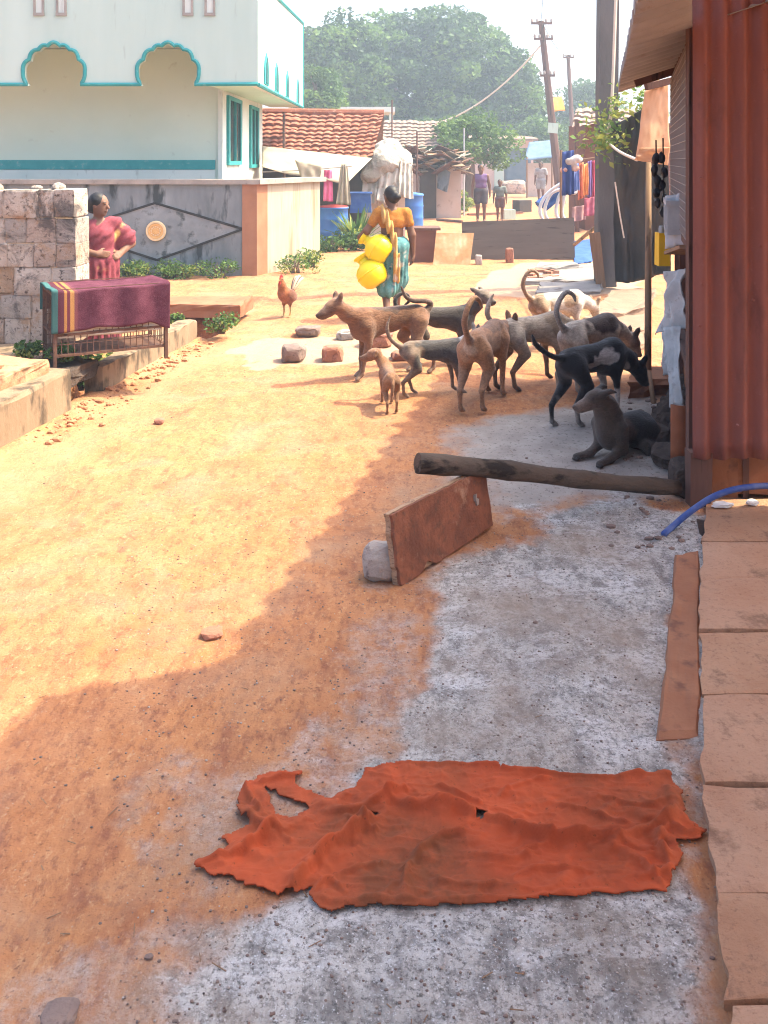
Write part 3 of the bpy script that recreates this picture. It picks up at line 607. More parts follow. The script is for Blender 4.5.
# ================================================================= porch paving, kerb strip
js = [498, 540, 578, 629, 692, 782, 890, 1000, 1110, 1230]; xl = [705, 700, 698, 697, 698, 699, 712, 724, 738, 752]
pv = bpy.data.objects.new('pavement', None); COL.objects.link(pv); struct(pv); pv.location = (1.9, 3, 0)
def slab_mesh(a, b, xa, xb, z, k, xend=3.0):
    q0, q1 = G(xa, a, z), G(xb, b, z); dz_ = random.uniform(-.006, .006)
    d0, d1 = q0[1]-.006, q1[1]+.006; nu, nv_ = 26, 22
    def fn(u, v):
        y = d1+(d0-d1)*v; e = q1[0]+(q0[0]-q1[0])*v+.014*fbm(np.stack([u*0, v*5, v*0+k], -1), 3)+.012
        x = e+(xend-e)*u; yy = y+np.where((v < .01) | (v > .99), .014*fbm(np.stack([x*6, v*3, x*0+k], -1), 3), 0)
        zz = z+dz_+.007*fbm(np.stack([x*4, y*4, x*0+k], -1), 4)-.004*((u < .01)|(v < .01)|(v > .99))
        return np.stack([x, yy, zz], -1)
    m_ = MB(); m_.grid(fn, nu, nv_, .085, (0, 0, 1)); return m_
for k in range(len(js)-1):
    slab_mesh(js[k], js[k+1], xl[k], xl[k+1], .028, k).build('stone_slab', [M['slab'], M['slabworn']][k % 3 != 0], pv)
mb = MB(); mb.add(np.array([[1.52, 4.38, .004], [3, 4.38, .004], [3, 1.4, .004], [.72, 1.4, .004], [1.0, 2.4, .004]]), [(0, 4, 3, 2, 1)]); mb.build('bedding', M['mud'], pv)
mb = MB(); q = [G(676, 553, .012), G(700, 548, .012), G(700, 735, .012), G(655, 737, .012)]
def fn(u, v):
    a = q[0][None, None]*(1-u)[..., None]*(1-v)[..., None]+q[1]*(u*(1-v))[..., None]+q[2]*(u*v)[..., None]+q[3]*((1-u)*v)[..., None]
    a[..., 0] += .010*fbm(np.stack([v*6, u*4, u*0], -1), 3); a[..., 2] += .004*fbm(np.stack([v*7, u*5, u*0+4], -1), 3)-.01*((u < .03)|(u > .97)|(v < .02)|(v > .98)); return a
mb.grid(fn, 14, 50, .05, (0, 0, 1))
tag(mb.build('kerb_stone', M['strip'], org=(.93, 3.4, 0)), 'long narrow brown kerb stone set between grey path and paving slabs', 'kerb')

# ================================================================= board, log, rocks
t = NT('peeling_plywood'); v = t.mapv((1, 1, 1)); c = t.mix(t.ramp(t.noise(9, 6, .65), [(.38, 0), (.62, 1)]), (.27, .105, .062), (.17, .07, .046))
c = t.mix(t.ramp(t.noise(26, 6, .7), [(.52, 0), (.66, .8)]), c, (.13, .07, .05)); c = t.mix(t.ramp(t.noise(5, 6, .7, t.mapv((1, 1, 1), (2, 0, 1))), [(.58, 0), (.68, .7)]), c, (.43, .26, .18))
M['ply'] = t.out(c, .9, t.bump(t.noise(38, 6, .7), .9, .01), .15)
M['plyedge'] = mottled('split_plywood_edge', (.42, .28, .18), (.30, .19, .12), 20, (.15, .09, .06), 50, .55, .9, .6, 90, .006, stretch=(1, 1, 4))
M['wood'] = mottled('old_wood', (.20, .12, .075), (.28, .18, .11), 6, (.10, .06, .04), 12, .55, .85, .5, 50, .006, stretch=(1, 1, .15))
M['darkwood'] = mottled('dark_wood', (.10, .053, .042), (.15, .08, .062), 6, (.03, .02, .015), 12, .55, .8, .5, 50, .006, stretch=(1, 1, .15))
M['logbark'] = mottled('weathered_log', (.065, .048, .037), (.115, .086, .066), 7, (.025, .02, .016), 14, .52, .9, .8, 45, .012, stretch=(.35, 1, 1))
bl, br = G(401, 588), G(493, 526); U = unit(br-bl); N = np.array([U[1], -U[0], 0]); lean = -N*.045
L_ = np.linalg.norm(br-bl); nu, nv_ = 40, 16
def face(off, ragged):
    def fn(u, v):
        top = .285-.02*u+.006*fbm(np.stack([u*9, v*0, v*0+2], -1), 3)
        bot = 0+ragged*(.05*np.clip(fbm(np.stack([u*7, v*0, v*0], -1), 3)+.6-u*2.2, 0, 1))
        s = u*L_+np.where(u < .02, .018*fbm(np.stack([v*7, v*0, v*0+5], -1), 3), 0)
        z = bot+(top-bot)*v; Z = z[..., None]
        return bl+U*s[..., None]+np.array([0, 0, 1.])*Z+lean*(Z/.285)+N*off+N*(.004*fbm(np.stack([s*8, z*12, s*0+ragged], -1), 3))[..., None]+np.array([0, 0, .004])
    return fn
bd = thing('wooden_board', 'weathered peeling plywood board standing on edge under the log', 'board', (bl+br)/2)
mb = MB(); mb.grid(face(0, 1), nu, nv_, .014); mb.build('front_ply', M['ply'], bd)
mb = MB(); mb.grid(face(-.016, 0), nu, nv_, .026); mb.build('core', M['plyedge'], bd)
mb = MB()
for a, b in ((.83, .60), (.842, .52)): mb.box(bl+U*a*L_+np.array([0, 0, .285*b])+lean*b+N*.005, (.014, .014, .03), rotm(rz=math.atan2(U[1], U[0])), jit=.003)
mb.build('hole', M['palestone'], bd)
la = np.array([.155, 4.15, .352]); lb = np.array([1.50, 4.60, .075]); n = 22; tt = np.linspace(0, 1, n)
pts = la+(lb-la)*tt[:, None]+np.stack([0*tt, .008*np.sin(tt*4), .005*np.sin(tt*7)], -1)
mb = MB(); mb.tube(pts, .047-.009*tt+.003*np.sin(tt*23), 14, True, .05)
tag(mb.build('log', M['logbark'], org=(la+lb)/2, smooth=False), 'long dark weathered log propped on the plywood board', 'log')
for ob in [bpy.data.objects['log']]: ob.data.polygons.foreach_set('use_smooth', [len(p.vertices) == 4 for p in ob.data.polygons])
def rock(px, py, wpx, hpx, seed, m, label, name='rock', cat='rock', sub=3, amp=.34, yd=1.0, boxy=None):
    p = G(px, py); s = p[1]/FOC; r = np.array([wpx*s/2, wpx*s/2*yd, hpx*s/2*1.02]); V, F = ICO[sub]
    W = np.sign(V)*np.abs(V)**(boxy or .72); W = W*(1+amp*fbm(V*1.4+seed*9.1, 4)[:, None]); W = W*r
    mb = MB(); mb.add(W+np.array([p[0], p[1]+r[1], gz(p[0], p[1])+r[2]*.82]), F)
    return tag(mb.build(name, M[m], org=(p[0], p[1]+r[1], 0), smooth=False), label, cat)
rock(380, 584, 36, 38, 3, 'palestone', 'pale lumpy stone wedged behind the plywood board', yd=.9)
rock(210, 643, 22, 8, 4, 'brick', 'small brown stone chip alone on the sunlit earth', sub=2)
rock(54, 1034, 34, 10, 5, 'rock', 'flat stone half buried at the bottom left corner of the path', sub=3)
rock(158, 424, 10, 6, 6, 'brick', 'tiny reddish stone near the drain on the sunlit road', sub=2)
rock(292, 363, 24, 18, 7, 'rock', 'dark angular rock left of the reddish block before the dogs', boxy=.6)
rock(332, 363, 22, 16, 8, 'brick', 'reddish square stone block on the road beside the brown dog', boxy=.45, amp=.2)
rock(307, 338, 26, 11, 9, 'rock', 'flat dark rock behind the snout of the brown dog', boxy=.6)
rock(378, 349, 30, 15, 10, 'brick', 'wide reddish stone under the belly of the brown dog', boxy=.5)
rock(346, 341, 18, 10, 11, 'palestone', 'grey stone behind the chest of the brown dog', boxy=.6)
rock(402, 362, 22, 9, 12, 'brick', 'low reddish stone beside the hind legs of the brown dog', boxy=.6)
rock(655, 452, 52, 22, 13, 'mud', 'dark clod of mud beside the resting grey dog', yd=.9, amp=.4)
mb = MB(); rr = random.Random(12)
for k in range(34): p = G(rr.uniform(640, 694), rr.uniform(392, 470)); r = rr.uniform(.03, .10); p[0] = max(p[0], .318*p[1]-.04+rr.uniform(0, .1)); mb.blob((p[0]+.04, p[1], r*.3+rr.uniform(0, .07)), (r*1.2, r*1.4, r*.9), k, .5, 3, fq=2.2)
tag(mb.build('mud_heap', M['mud'], org=(2.05, 5.9, 0)), 'dark heap of mud and rubble along the foot of the shop wall', 'mud heap')
rock(690, 500, 30, 40, 15, 'mud', 'dark muddy lump at the foot of the red sheet post', yd=1.0)
mb = MB(); rr = random.Random(3)
for k in range(230):
    t_ = rr.random(); y = 5.6+3.2*t_; x = xdrain(y)+abs(rr.gauss(.03, .13))+.02; r = .006+.024*rr.random()**2.5; mb.blob((x, y, gz(x, y)+r*.3), (r*1.3, r, r*.75), k, .4, 1)
for k in range(90):
    u_ = rr.random(); p = np.array([-2.9+rr.gauss(.15, .25), 5.75+rr.gauss(0, .2), .385]); r = rr.uniform(.01, .04)
    if p[0] > -2.5: p[0] = -2.5-rr.random()*.4
    mb.blob(p, (r*1.3, r, r*.8), k, .4, 1)
o = mb.build('rubble', M['redearth']); tag(o, 'crumbled red earth and rubble along the drain edge', 'rubble', kind='stuff')
mb = MB(); rr = random.Random(9)
for k in range(520):
    y = 1.7+9*rr.random()**1.3; x = rr.uniform(-2.1, 1.7)*min(1, y/4); r = rr.uniform(.0015, .005)*(1 if rr.random() < .95 else 1.7); mb.blob((x, y, gz(x, y)+r*.35), (r*1.4, r, r*.7), k, .3, 1)
for k in range(2600):
    y = 1.65+3.2*rr.random()**1.2; x = rr.uniform(-.30*y, .35*y); r = rr.uniform(.0012, .0032)
    if x < .33*y+.1: mb.mat(rr.choice([0, 0, 0, 1])).blob((x, y, gz(x, y)+r*.5), (r*1.5, r*1.2, r*.9), k, .3, 1)
mb.mat(0)
for k in range(260):
    y = 4.0+3.3*rr.random(); x = .31*y+rr.gauss(-.06, .13); r = .003+.018*rr.random()**4; mb.blob((x, y, gz(x, y)+r*.3), (r*1.4, r, r*.7), k, .4, 1)
o = mb.build('gravel', [M['rock'], M['palestone']]); tag(o, 'scattered pebbles and grit lying over the road and path', 'gravel', kind='stuff')

mb = MB(); rr = random.Random(21)
for k in range(90):
    y = 1.8+8*rr.random()**1.5; x = rr.uniform(-.42*y, .28*y); x = max(x, -1.9); a = rr.uniform(0, 3.1); l = rr.uniform(.005, .018); d_ = np.array([math.cos(a)*l, math.sin(a)*l, rr.uniform(-.002, .006)]); c_ = np.array([x, y, gz(x, y)+.004]); mb.bar(c_-d_, c_+d_, rr.uniform(.001, .003), .0012)
o = mb.build('litter', M['wood']); tag(o, 'bits of twig strewn over the dusty road', 'litter', kind='stuff')

# ================================================================= blue hose
t = NT('blue_hose'); M['hose'] = t.out(t.mix(t.ramp(t.noise(14, 4), [(.4, 0), (.65, 1)]), (.03, .075, .28), (.11, .15, .32)), .5, None, .4)
hp = [G(664, 534, .02), P(672, 527, 4.25), P(690, 512, 4.26), P(715, 496, 4.27), P(742, 488, 4.28), P(775, 486, 4.3), P(810, 492, 4.3), P(850, 515, 4.3), G(890, 535, .045)]
mb = MB(); mb.tube(smooth_path(hp), .0145, 10); tag(mb.build('hose', M['hose'], org=hp[0], smooth=True), 'blue rubber hose arching off the paving slabs onto the path', 'hose')

# ================================================================= red corrugated sheet, post, sill
t = NT('red_painted_sheet'); c = t.mix(t.ramp(t.noise(3, 5, .6, t.mapv((1, 1, .3))), [(.3, 0), (.7, 1)]), (.24, .088, .068), (.18, .064, .052))
c = t.mix(t.ramp(t.noise(60, 4, .6), [(.63, 0), (.70, .6)]), c, (.26, .12, .10)); c = t.mix(t.ramp(t.noise(5, 6, .7, t.mapv((1, 1, .4), (1, 0, 0))), [(.58, 0), (.74, .6)]), c, (.085, .035, .03))
M['redsheet'] = t.out(c, .55, t.bump(t.noise(20, 4, .6), .12, .01), .3)
x0s, ys_ = 1.548, 4.5
rs = thing('corrugated_gate', 'tall red corrugated sheet closing the porch on the right', 'sheet wall', (2.1, 4.5, 0))
def fn(u, v):
    x = x0s+1.5*u; z = .255+2.62*v; return np.stack([x, ys_+.016*np.cos(2*pi*(x-x0s)/.098)+.010*fbm(np.stack([x*2, z*2, x*0], -1), 2), z+.006*fbm(np.stack([x*9, z*0, x*0], -1), 2)*(v < .01)], -1)
mb = MB(); mb.grid(fn, 170, 30, .0025); mb.build('sheet', M['redsheet'], rs, smooth=True)
mb = MB()
for k, (a, b) in enumerate([(705, 65), (700, 178), (702, 284), (699, 326), (760, 246), (764, 70), (740, 115), (737, 425), (753, 300)]):
    p = P(a, b, ys_-.018); mb = MB(); mb.lathe([(.007, 0), (.007, .004), (.003, .008)], p, 8, rotm(rx=pi/2)); mb.build('bolt', M['redsheet'], rs)
mb = MB(); mb.box((x0s+.045, 4.56, .14), (.105, .09, .28), jit=.004); mb.build('post', M['darkwood'], rs)
mb = MB(); mb.box((1.572, 4.61, 1.43), (.036, .05, 2.84), jit=.003); mb.build('jamb', M['darkwood'], rs)
mb = MB(); poly_block(mb, [(1.66, 4.66), (3.0, 4.62), (3.0, 5.1), (1.66, 5.1)], .02, .235)
tag(mb.build('threshold_stone', M['strip'], org=(2.3, 4.8, 0)), 'brown threshold stone in the dark gap under the red sheet', 'stone')
mb = MB(); mb.box((2.46, 5.2, 1.5), (1.2, .04, 3)); tag(mb.build('inner_partition', M['darkwood'], org=(2.3, 5.2, 0)), 'dark wooden partition just behind the red sheet', 'partition')
for k, (a, b, w, lb) in enumerate([(722, 507, .05, 'crumpled white paper scrap nearest the dark post on the paving'), (752, 505, .035, 'smaller white paper scrap under the blue hose arch')]):
    p = G(a, b, .03); mb = MB(); mb.blob(p+[0, 0, .012], (w, w*.6, .014), k, .6, 2, fq=2.5); tag(mb.build('paper_scrap', M['paper'], org=p), lb, 'litter')
p = P(684, 445, 4.86)
def fn(u, v):
    a = (u-.5)*2.4; return np.stack([p[0]-.005+.06*np.sin(a), p[1]+.06-.06*np.cos(a)*1.0, .12+.3*v+0*a], -1)
mb = MB(); mb.grid(fn, 12, 6, .012); M['terra'] = mottled('terracotta', (.26, .095, .045), (.20, .07, .035), 8, (.28, .12, .07), 20, .6, .85, .3)
tag(mb.build('roof_tile', M['terra'], org=(p[0], p[1], .12), smooth=True), 'curved terracotta tile leaning by the foot of the red sheet', 'tile')

# ================================================================= shop on the right: wall, roof, awning
W0, W1 = np.array([1.655, 4.70, 0]), np.array([2.43, 7.5, 0]); WU = unit(W1-W0); WN = np.array([-WU[1], WU[0], 0]); WL = np.linalg.norm(W1-W0)
def wp(s, z, o=0.0): return W0+WU*s+WN*o+np.array([0, 0, z])
sh = thing('shop', 'timber shop with wire mesh front and corrugated eave above the dogs', 'shop', (1.95, 6, 0))
mb = MB(); mb.bar(wp(0, 1.3, -.22), wp(WL, 1.3, -.22), .03, 2.6); mb.bar(wp(WL-.3, .5, -.2), wp(WL-.3, .5, -2.0), .03, 1.0); mb.build('back_wall', M['darkwood'], sh)
mb = MB(); mb.bar(wp(0, .22, -.1), wp(WL, .22, -.1), .16, .5); mb.build('base_wall', M['strip'], sh)
for s_ in (.3, 1.2, 2.1, WL-.05):
    mb = MB(); mb.bar(wp(s_, 0, -.02), wp(s_, 2.75, -.02), .05, .06, up=WN); mb.build('post', M['redsheet'] if s_ < 1 else M['darkwood'], sh)
for z in (.5, 1.25, 2.45):
    mb = MB(); mb.bar(wp(.0, z, .01), wp(WL, z, .01), .05, .06); mb.build('rail', M['darkwood'], sh)
t = NT('galvanised_wire'); M['wire'] = t.out((.36, .33, .32), .5, None, .5, .4)
mb = MB()
for k in range(50):
    s_ = .25+k*.052
    if s_ < WL: mb.bar(wp(s_, 1.28, .045), wp(s_, 2.42, .045), .0035, .0035, up=WN)
for k in range(22): mb.bar(wp(.25, 1.29+k*.052, .047), wp(WL, 1.29+k*.052, .047), .0035, .0035)
mb.build('wire_mesh', M['wire'], sh)
E0, E1 = np.array([.90, 3.17, 2.37]), np.array([2.015, 7.75, 2.37]); EU = unit(E1-E0); ES = np.array([EU[1], -EU[0], 0]); EL = np.linalg.norm(E1-E0)
t = NT('old_grey_sheet'); c = t.mix(t.ramp(t.noise(3, 5, .6), [(.3, 0), (.7, 1)]), (.33, .32, .32), (.25, .24, .24)); c = t.mix(t.ramp(t.noise(7, 6, .7), [(.58, 0), (.72, .7)]), c, (.20, .13, .10))
M['greysheet'] = t.out(c, .7, t.bump(t.noise(30, 4), .2, .006), .3)
def fn(u, v):
    a = u*EL; ya = E0[1]+EU[1]*a; xa = E0[0]+EU[0]*a; s_ = v*np.where(ya < 4.62, np.clip((.337*ya-xa)/.97, .05, 2.3), 2.3); w = .045*np.tanh(1.6*np.cos(2*pi*a/.27)); jit = .004*fbm(np.stack([a*.9, a*0, a*0], -1), 2)*(v < .01)
    Q = E0+EU*a[..., None]+ES*(s_+jit)[..., None]; Q[..., 2] += .31*s_+w-.006*np.sin(a*1.3)*(1-v); return Q
mb = MB(); mb.grid(fn, 480, 8, .003); mb.build('roof', M['greysheet'], sh, smooth=True)
for a in (4.1,):
    q0 = E0+EU*a+ES*.12+np.array([0, 0, .31*.12-.05]); q1 = E0+EU*a+ES*1.3+np.array([0, 0, .31*1.3-.05]); mb = MB(); mb.bar(q0, q1, .05, .06); mb.build('rafter', M['darkwood'], sh)
mb = MB(); q0, q1 = P(646, 58, 7.0), P(672, 54, 6.6); mb.bar(q0, q1, .04, .1); mb.build('bracket', M['darkwood'], sh)
# porch roof over the camera side, casting the stepped shade
M['bounce_white'] = mottled('bounce_white', (.72, .70, .66), (.78, .76, .72), 2, (.55, .5, .45), 6, .66, .9, .15)  # pale tone chosen so unseen roof and wall bounce light into the foreground
pr = thing('porch_roof', 'sheet roof of the near porch above the paving slabs', 'roof', (1.5, 1, 2.9))
mb = MB(); PP = np.array([(.80, 3.36), (1.36, 3.57), (1.65, 4.75), (5.2, 4.75), (5.2, -4), (-1.0, -4)]); A = np.column_stack([PP, np.full(6, 2.9)])
mb.add(np.concatenate([A, A+[0, 0, .03]]), [(0, 1, 2, 3, 4, 5), (11, 10, 9, 8, 7, 6)]+[(i, i+6, (i+1) % 6+6, (i+1) % 6) for i in range(6)]); mb.build('sheet', M['bounce_white'], pr)
mb = MB(); mb.tube([(2.95, 3.2, 0), (2.95, 3.2, 2.9)], .06, 8); mb.build('post', M['wood'], pr)
mb = MB(); mb.tube([(2.95, -2.5, 0), (2.95, -2.5, 2.9)], .06, 8); mb.build('post', M['wood'], pr)
mb = MB(); mb.box((2.1, -1.6, 1.42), (5.6, .2, 2.9)); mb.build('wall', M['bounce_white'], pr)  # unseen wall added behind the camera to block the sky on that side
# awning cloth
def cloth(name, mats, label, cat, fn, nu=24, nv=24, th=.004, parent=None, group=None):
    mb = MB(); mb.grid(fn, nu, nv, th); ob = mb.build(name, mats, parent, None if parent else np.asarray(fn(np.array([[.5]]), np.array([[.5]])))[0, 0], True)
    if parent is None: tag(ob, label, cat, group)
    return ob
def quadfn(c00, c10, c11, c01, amp=.03, fq=3, seed=0, folds=0, fa=.03, nrm=(0, -1, 0)):
    c00, c10, c11, c01 = map(np.asarray, (c00, c10, c11, c01)); nrm = np.asarray(nrm, float)
    def fn(u, v):
        Q = c00*((1-u)*(1-v))[..., None]+c10*(u*(1-v))[..., None]+c11*(u*v)[..., None]+c01*((1-u)*v)[..., None]
        h = amp*fbm(np.stack([u*fq, v*fq, u*0+seed], -1), 4)
        if folds: h = h+fa*np.sin(2*pi*(u*folds+.25*fbm(np.stack([u*2, v*1.5, u*0+seed], -1), 2)))*(.4+.6*(1-v))
        Q = Q+nrm*h[..., None]; Q[..., 2] += .5*amp*fbm(np.stack([u*fq, v*0, u*0+seed+5], -1), 3)*(v < .03); return Q
    return fn
def fabric(name, c1, c2, scale=8, trans=0.0, rough=.9, c3=None):
    t = NT(name); c = t.mix(t.ramp(t.noise(scale, 5, .6), [(.35, 0), (.65, 1)]), c1, c2)
    if c3: c = t.mix(t.ramp(t.noise(scale*3, 4, .6), [(.55, 0), (.65, 1)]), c, c3)
    m = t.out(c, rough, t.bump(t.noise(90, 4), .3, .004), .15)
    if trans:
        tr = t.n('ShaderNodeBsdfTranslucent', ins={'Color': c}); mx = t.n('ShaderNodeMixShader', ins={0: trans}); o = [n for n in t.t.nodes if n.type == 'OUTPUT_MATERIAL'][0]
        t.t.links.new(t.b.outputs[0], mx.inputs[1]); t.t.links.new(tr.outputs[0], mx.inputs[2]); t.t.links.new(mx.outputs[0], o.inputs[0])
    return m
M['peach'] = fabric('peach_tarpaulin', (.82, .62, .46), (.76, .54, .38), 6, .5)
aw = thing('awning', 'peach cloth awning hanging from the far end of the shop', 'awning', P(655, 150, 7.8))
fA = quadfn(P(636, 158, 7.8), P(670, 150, 7.8), P(669, 82, 7.95), P(645, 91, 7.9), .04, 3, 2, 1, .012)
mb = MB(); mb.grid(fA, 24, 24, .005); mb.build('cloth', M['peach'], aw, smooth=True)
fB = quadfn(P(635, 160, 7.7), P(668, 166, 7.75), P(670, 147, 7.75), P(640, 148, 7.7), .03, 4, 6)
mb = MB(); mb.grid(fB, 20, 12, .005); mb.build('valance', M['peach'], aw, smooth=True)
mb = MB(); mb.bar(P(646, 87, 7.85), P(678, 79, 7.95), .05, .06); mb.build('rail', M['darkwood'], aw)
po = thing('prop_pole', 'brown wooden prop pole standing under the peach awning', 'pole', G(648, 385))
mb = MB(); mb.tube([G(648, 385), P(648, 280, 7.3), P(648.5, 163, 7.65)], [.028, .026, .024], 10, True, .06); mb.build('pole', M['wood'], po, smooth=True)
mb = MB(); mb.tube([G(650, 400)-[0, .1, .02], P(649, 372, 6.72)], .018, 8); mb.build('foot', M['wood'], po, smooth=True)
M['blackthing'] = mottled('black_plastic', (.012, .012, .014), (.03, .028, .03), 10, None, rough=.5, bump=.1)
for k, (a, b0, b1) in enumerate([(656, 152, 208), (663, 150, 218)]):
    q = thing('hanging_charm', ['thinner string of black charms hanging below the awning', 'longer string of black charms hanging beside the wire mesh'][k], 'charm', P(a, b0, 6.9))
    mb = MB(); mb.tube([P(a, b0-12, 6.9), P(a+1, b1, 6.9)], .006, 6); mb.build('string', M['blackthing'], q)
    for j in range(5):
        mb = MB(); mb.blob(P(a+random.uniform(-2, 2), b0+(b1-b0)*(j+.6)/5, 6.9), (.028, .028, .045), j+k*9, .5, 2); mb.build('charm', M['blackthing'], q)
M['greyplastic'] = mottled('grey_plastic', (.30, .32, .34), (.40, .42, .44), 10, None, rough=.6, bump=.1)
def crate(c, w, d, h, m, name, label, cat):
    q = thing(name, label, cat, c); mb = MB(); t_ = .012
    R = rotm(rz=math.atan2(WU[1], WU[0])-pi/2)
    for ox, oy, sx, sy in ((-w/2, 0, t_, d), (w/2, 0, t_, d), (0, -d/2, w-t_, t_), (0, d/2, w-t_, t_)): mb.box(np.asarray(c)+R @ np.array([ox, oy, h/2]), (sx, sy, h), R)
    mb.box(np.asarray(c)+[0, 0, .006], (w, d, .012), R); mb.build('box', m, q)
    mb = MB()
    for ox, oy, sx, sy in ((-w/2, 0, t_*2.4, d+.03), (w/2, 0, t_*2.4, d+.03), (0, -d/2, w-.03, t_*2.4), (0, d/2, w-.03, t_*2.4)): mb.box(np.asarray(c)+R @ np.array([ox, oy, h+.01]), (sx, sy, .035), R)
    mb.build('rim', m, q)
    for k in (-.3, 0, .3): mb = MB(); mb.box(np.asarray(c)+R @ np.array([-w/2-.01, k*d, h*.5]), (.012, .03, h*.9), R); mb.build('rib', m, q)
    return q
crate(P(673, 232, 6.2)+[.02, 0, 0], .12, .5, .2, M['greyplastic'], 'plastic_crate', 'grey ribbed plastic crate hung on the shop wall below the mesh', 'crate')
M['yellow'] = mottled('yellow_plastic', (.75, .42, .02), (.80, .5, .04), 6, None, rough=.45, bump=.05)
yc = P(664, 266, 6.5); q = thing('yellow_can', 'yellow plastic can hanging on the shop front', 'can', yc)
hh = 33*6.5/900; mb = MB(); mb.box(yc+[0, .04, hh/2], (.082, .11, hh), taper=.06); b_ = mb.build('body', M['yellow'], q)
mb = MB(); mb.lathe([(.02, 0), (.02, .03), (.016, .05)], yc+[-.01, .03, hh], 12); mb.build('cap', M['greyplastic'], q)
mb = MB(); mb.tube(smooth_path([yc+[.02, .0, hh], yc+[.03, .02, hh+.05], yc+[.03, .06, hh+.05], yc+[.02, .08, hh]], 4), .008, 6); mb.build('handle', M['yellow'], q)
M['whitebag'] = fabric('white_woven_sack', (.40, .39, .38), (.55, .54, .53), 6, 0, .85, (.38, .36, .35))
M['vwhite'] = vcol_mat('crumpled_white_cloth', .85, 12, .35, .8, 22, .2, bd=.02)
cloth('white_sack', M['whitebag'], 'white woven sack hanging in folds under the yellow can', 'sack', quadfn(P(659, 334, 6.3), P(682, 328, 6.1), P(680, 268, 6.2), P(668, 272, 6.35), .07, 3, 12, 2, .035, (-.97, .24, 0)), 26, 30)
cloth('white_rag', M['whitebag'], 'long white rag hanging down to the mud below the sack', 'rag', quadfn(P(672, 408, 5.9), P(680, 404, 5.85), P(678, 326, 6.1), P(664, 328, 6.2), .03, 4, 3, 2, .02, (-.97, .24, 0)), 14, 26)
cloth('pale_rag', M['whitebag'], 'short pale rag hanging beside the wooden jamb behind the sack', 'rag', quadfn(P(663, 375, 6.4), P(672, 372, 6.3), P(674, 330, 6.4), P(664, 332, 6.5), .03, 4, 9, 2, .015, (-.97, .24, 0)), 14, 20)
cloth('grey_cloth', fabric('grey_washed_cloth', (.33, .35, .38), (.44, .46, .49), 6), 'grey cloth draped over the plastic crate on the shop front', 'cloth', quadfn(P(668, 248, 6.1), P(684, 244, 5.9), P(683, 192, 5.9), P(666, 196, 6.1), .035, 3, 5, 2, .02, (-.97, .24, 0)), 16, 20)
mb = MB(); mb.bar(P(674, 253, 5.6), P(691, 247, 4.9), .12, .02); tag(mb.build('wall_shelf', M['wood'], org=P(680, 250, 5.2)), 'short wooden shelf sticking out beside the red sheet', 'shelf')
cloth('blue_tarpaulin', fabric('blue_tarpaulin', (.05, .12, .36), (.08, .17, .42), 8), 'strip of blue tarpaulin hanging by the red sheet edge', 'tarpaulin', quadfn(P(687, 290, 5.0), P(692, 288, 4.9), P(692, 226, 4.9), P(688, 232, 5.0), .015, 3, 1, 0, 0, (-.97, .24, 0)), 10, 20)

# ================================================================= cage with rug
cg = thing('wire_cage', 'rusty wire animal cage covered with a maroon rug over the drain', 'cage', P(108, 358, 6.75))
M['rust'] = mottled('rusty_iron', (.10, .05, .035), (.16, .085, .06), 12, (.05, .03, .025), 30, .55, .8, .3)
A = P(55, 358, 6.5); B_ = P(166, 356, 6.9); CU = unit((B_-A)*[1, 1, 0]); CN = np.array([-CU[1], CU[0], 0]); CW = np.linalg.norm((B_-A)[:2]); cz0, cz1, cd = .30, .79, .46
A = np.array([A[0], A[1], 0])
def cp(s, o, z): return A+CU*s+CN*o+np.array([0, 0, z])
for s_, o in ((0, 0), (CW, 0), (0, cd), (CW, cd)):
    mb = MB(); mb.bar(cp(s_, o, .23), cp(s_, o, cz1), .025, .025, up=CN); mb.build('leg', M['rust'], cg)
mb = MB()
for z in (cz0+.03, cz1-.02, .48):
    for a, b in (((0, 0), (CW, 0)), ((0, cd), (CW, cd)), ((0, 0), (0, cd)), ((CW, 0), (CW, cd))): mb.bar(cp(*a, z), cp(*b, z), .018, .018)
mb.build('frame', M['rust'], cg)
mb = MB()
for o in (0, cd):
    for k in range(1, 18): mb.bar(cp(CW*k/18, o, cz0+.03), cp(CW*k/18, o, cz1-.02), .006, .006, up=CN)
    for k in range(1, 7): mb.bar(cp(0, o, cz0+.03+k*.08), cp(CW, o, cz0+.03+k*.08), .006, .006)
for s_ in (0, CW):
    for k in range(1, 8): mb.bar(cp(s_, cd*k/8, cz0+.03), cp(s_, cd*k/8, cz1-.02), .006, .006, up=CU)
mb.build('wire_mesh', M['rust'], cg)
mb = MB(); mb.bar(cp(0, cd/2, cz0+.03), cp(CW, cd/2, cz0+.03), cd, .012); mb.build('bottom_tray', M['rust'], cg)
t = NT('maroon_rug'); sep = t.n('ShaderNodeSeparateXYZ', ins={0: t.n('ShaderNodeAttribute', attribute_name='ruguv').outputs['Vector']}).outputs
c = t.mix(t.ramp(t.noise(14, 6, .7), [(.35, 0), (.65, 1)]), (.075, .02, .036), (.125, .042, .066)); c = t.mix(t.ramp(t.noise(120, 3, .7), [(.5, 0), (.7, .6)]), c, (.17, .075, .10))
st = t.n('ShaderNodeValToRGB', ins={'Fac': sep[0]}); st.color_ramp.interpolation = 'CONSTANT'; e = st.color_ramp.elements
for k, (p_, cc) in enumerate([(0, (.05, .13, .13)), (.05, (.08, .025, .04)), (.10, (.26, .13, .05)), (.125, (.09, .025, .04)), (.15, (.28, .15, .06)), (.185, (.14, .05, .06)), (.215, (0, 0, 0))]):
    if k > 1: e.new(p_)
    e[k].position = p_; e[k].color = (*cc, 1)
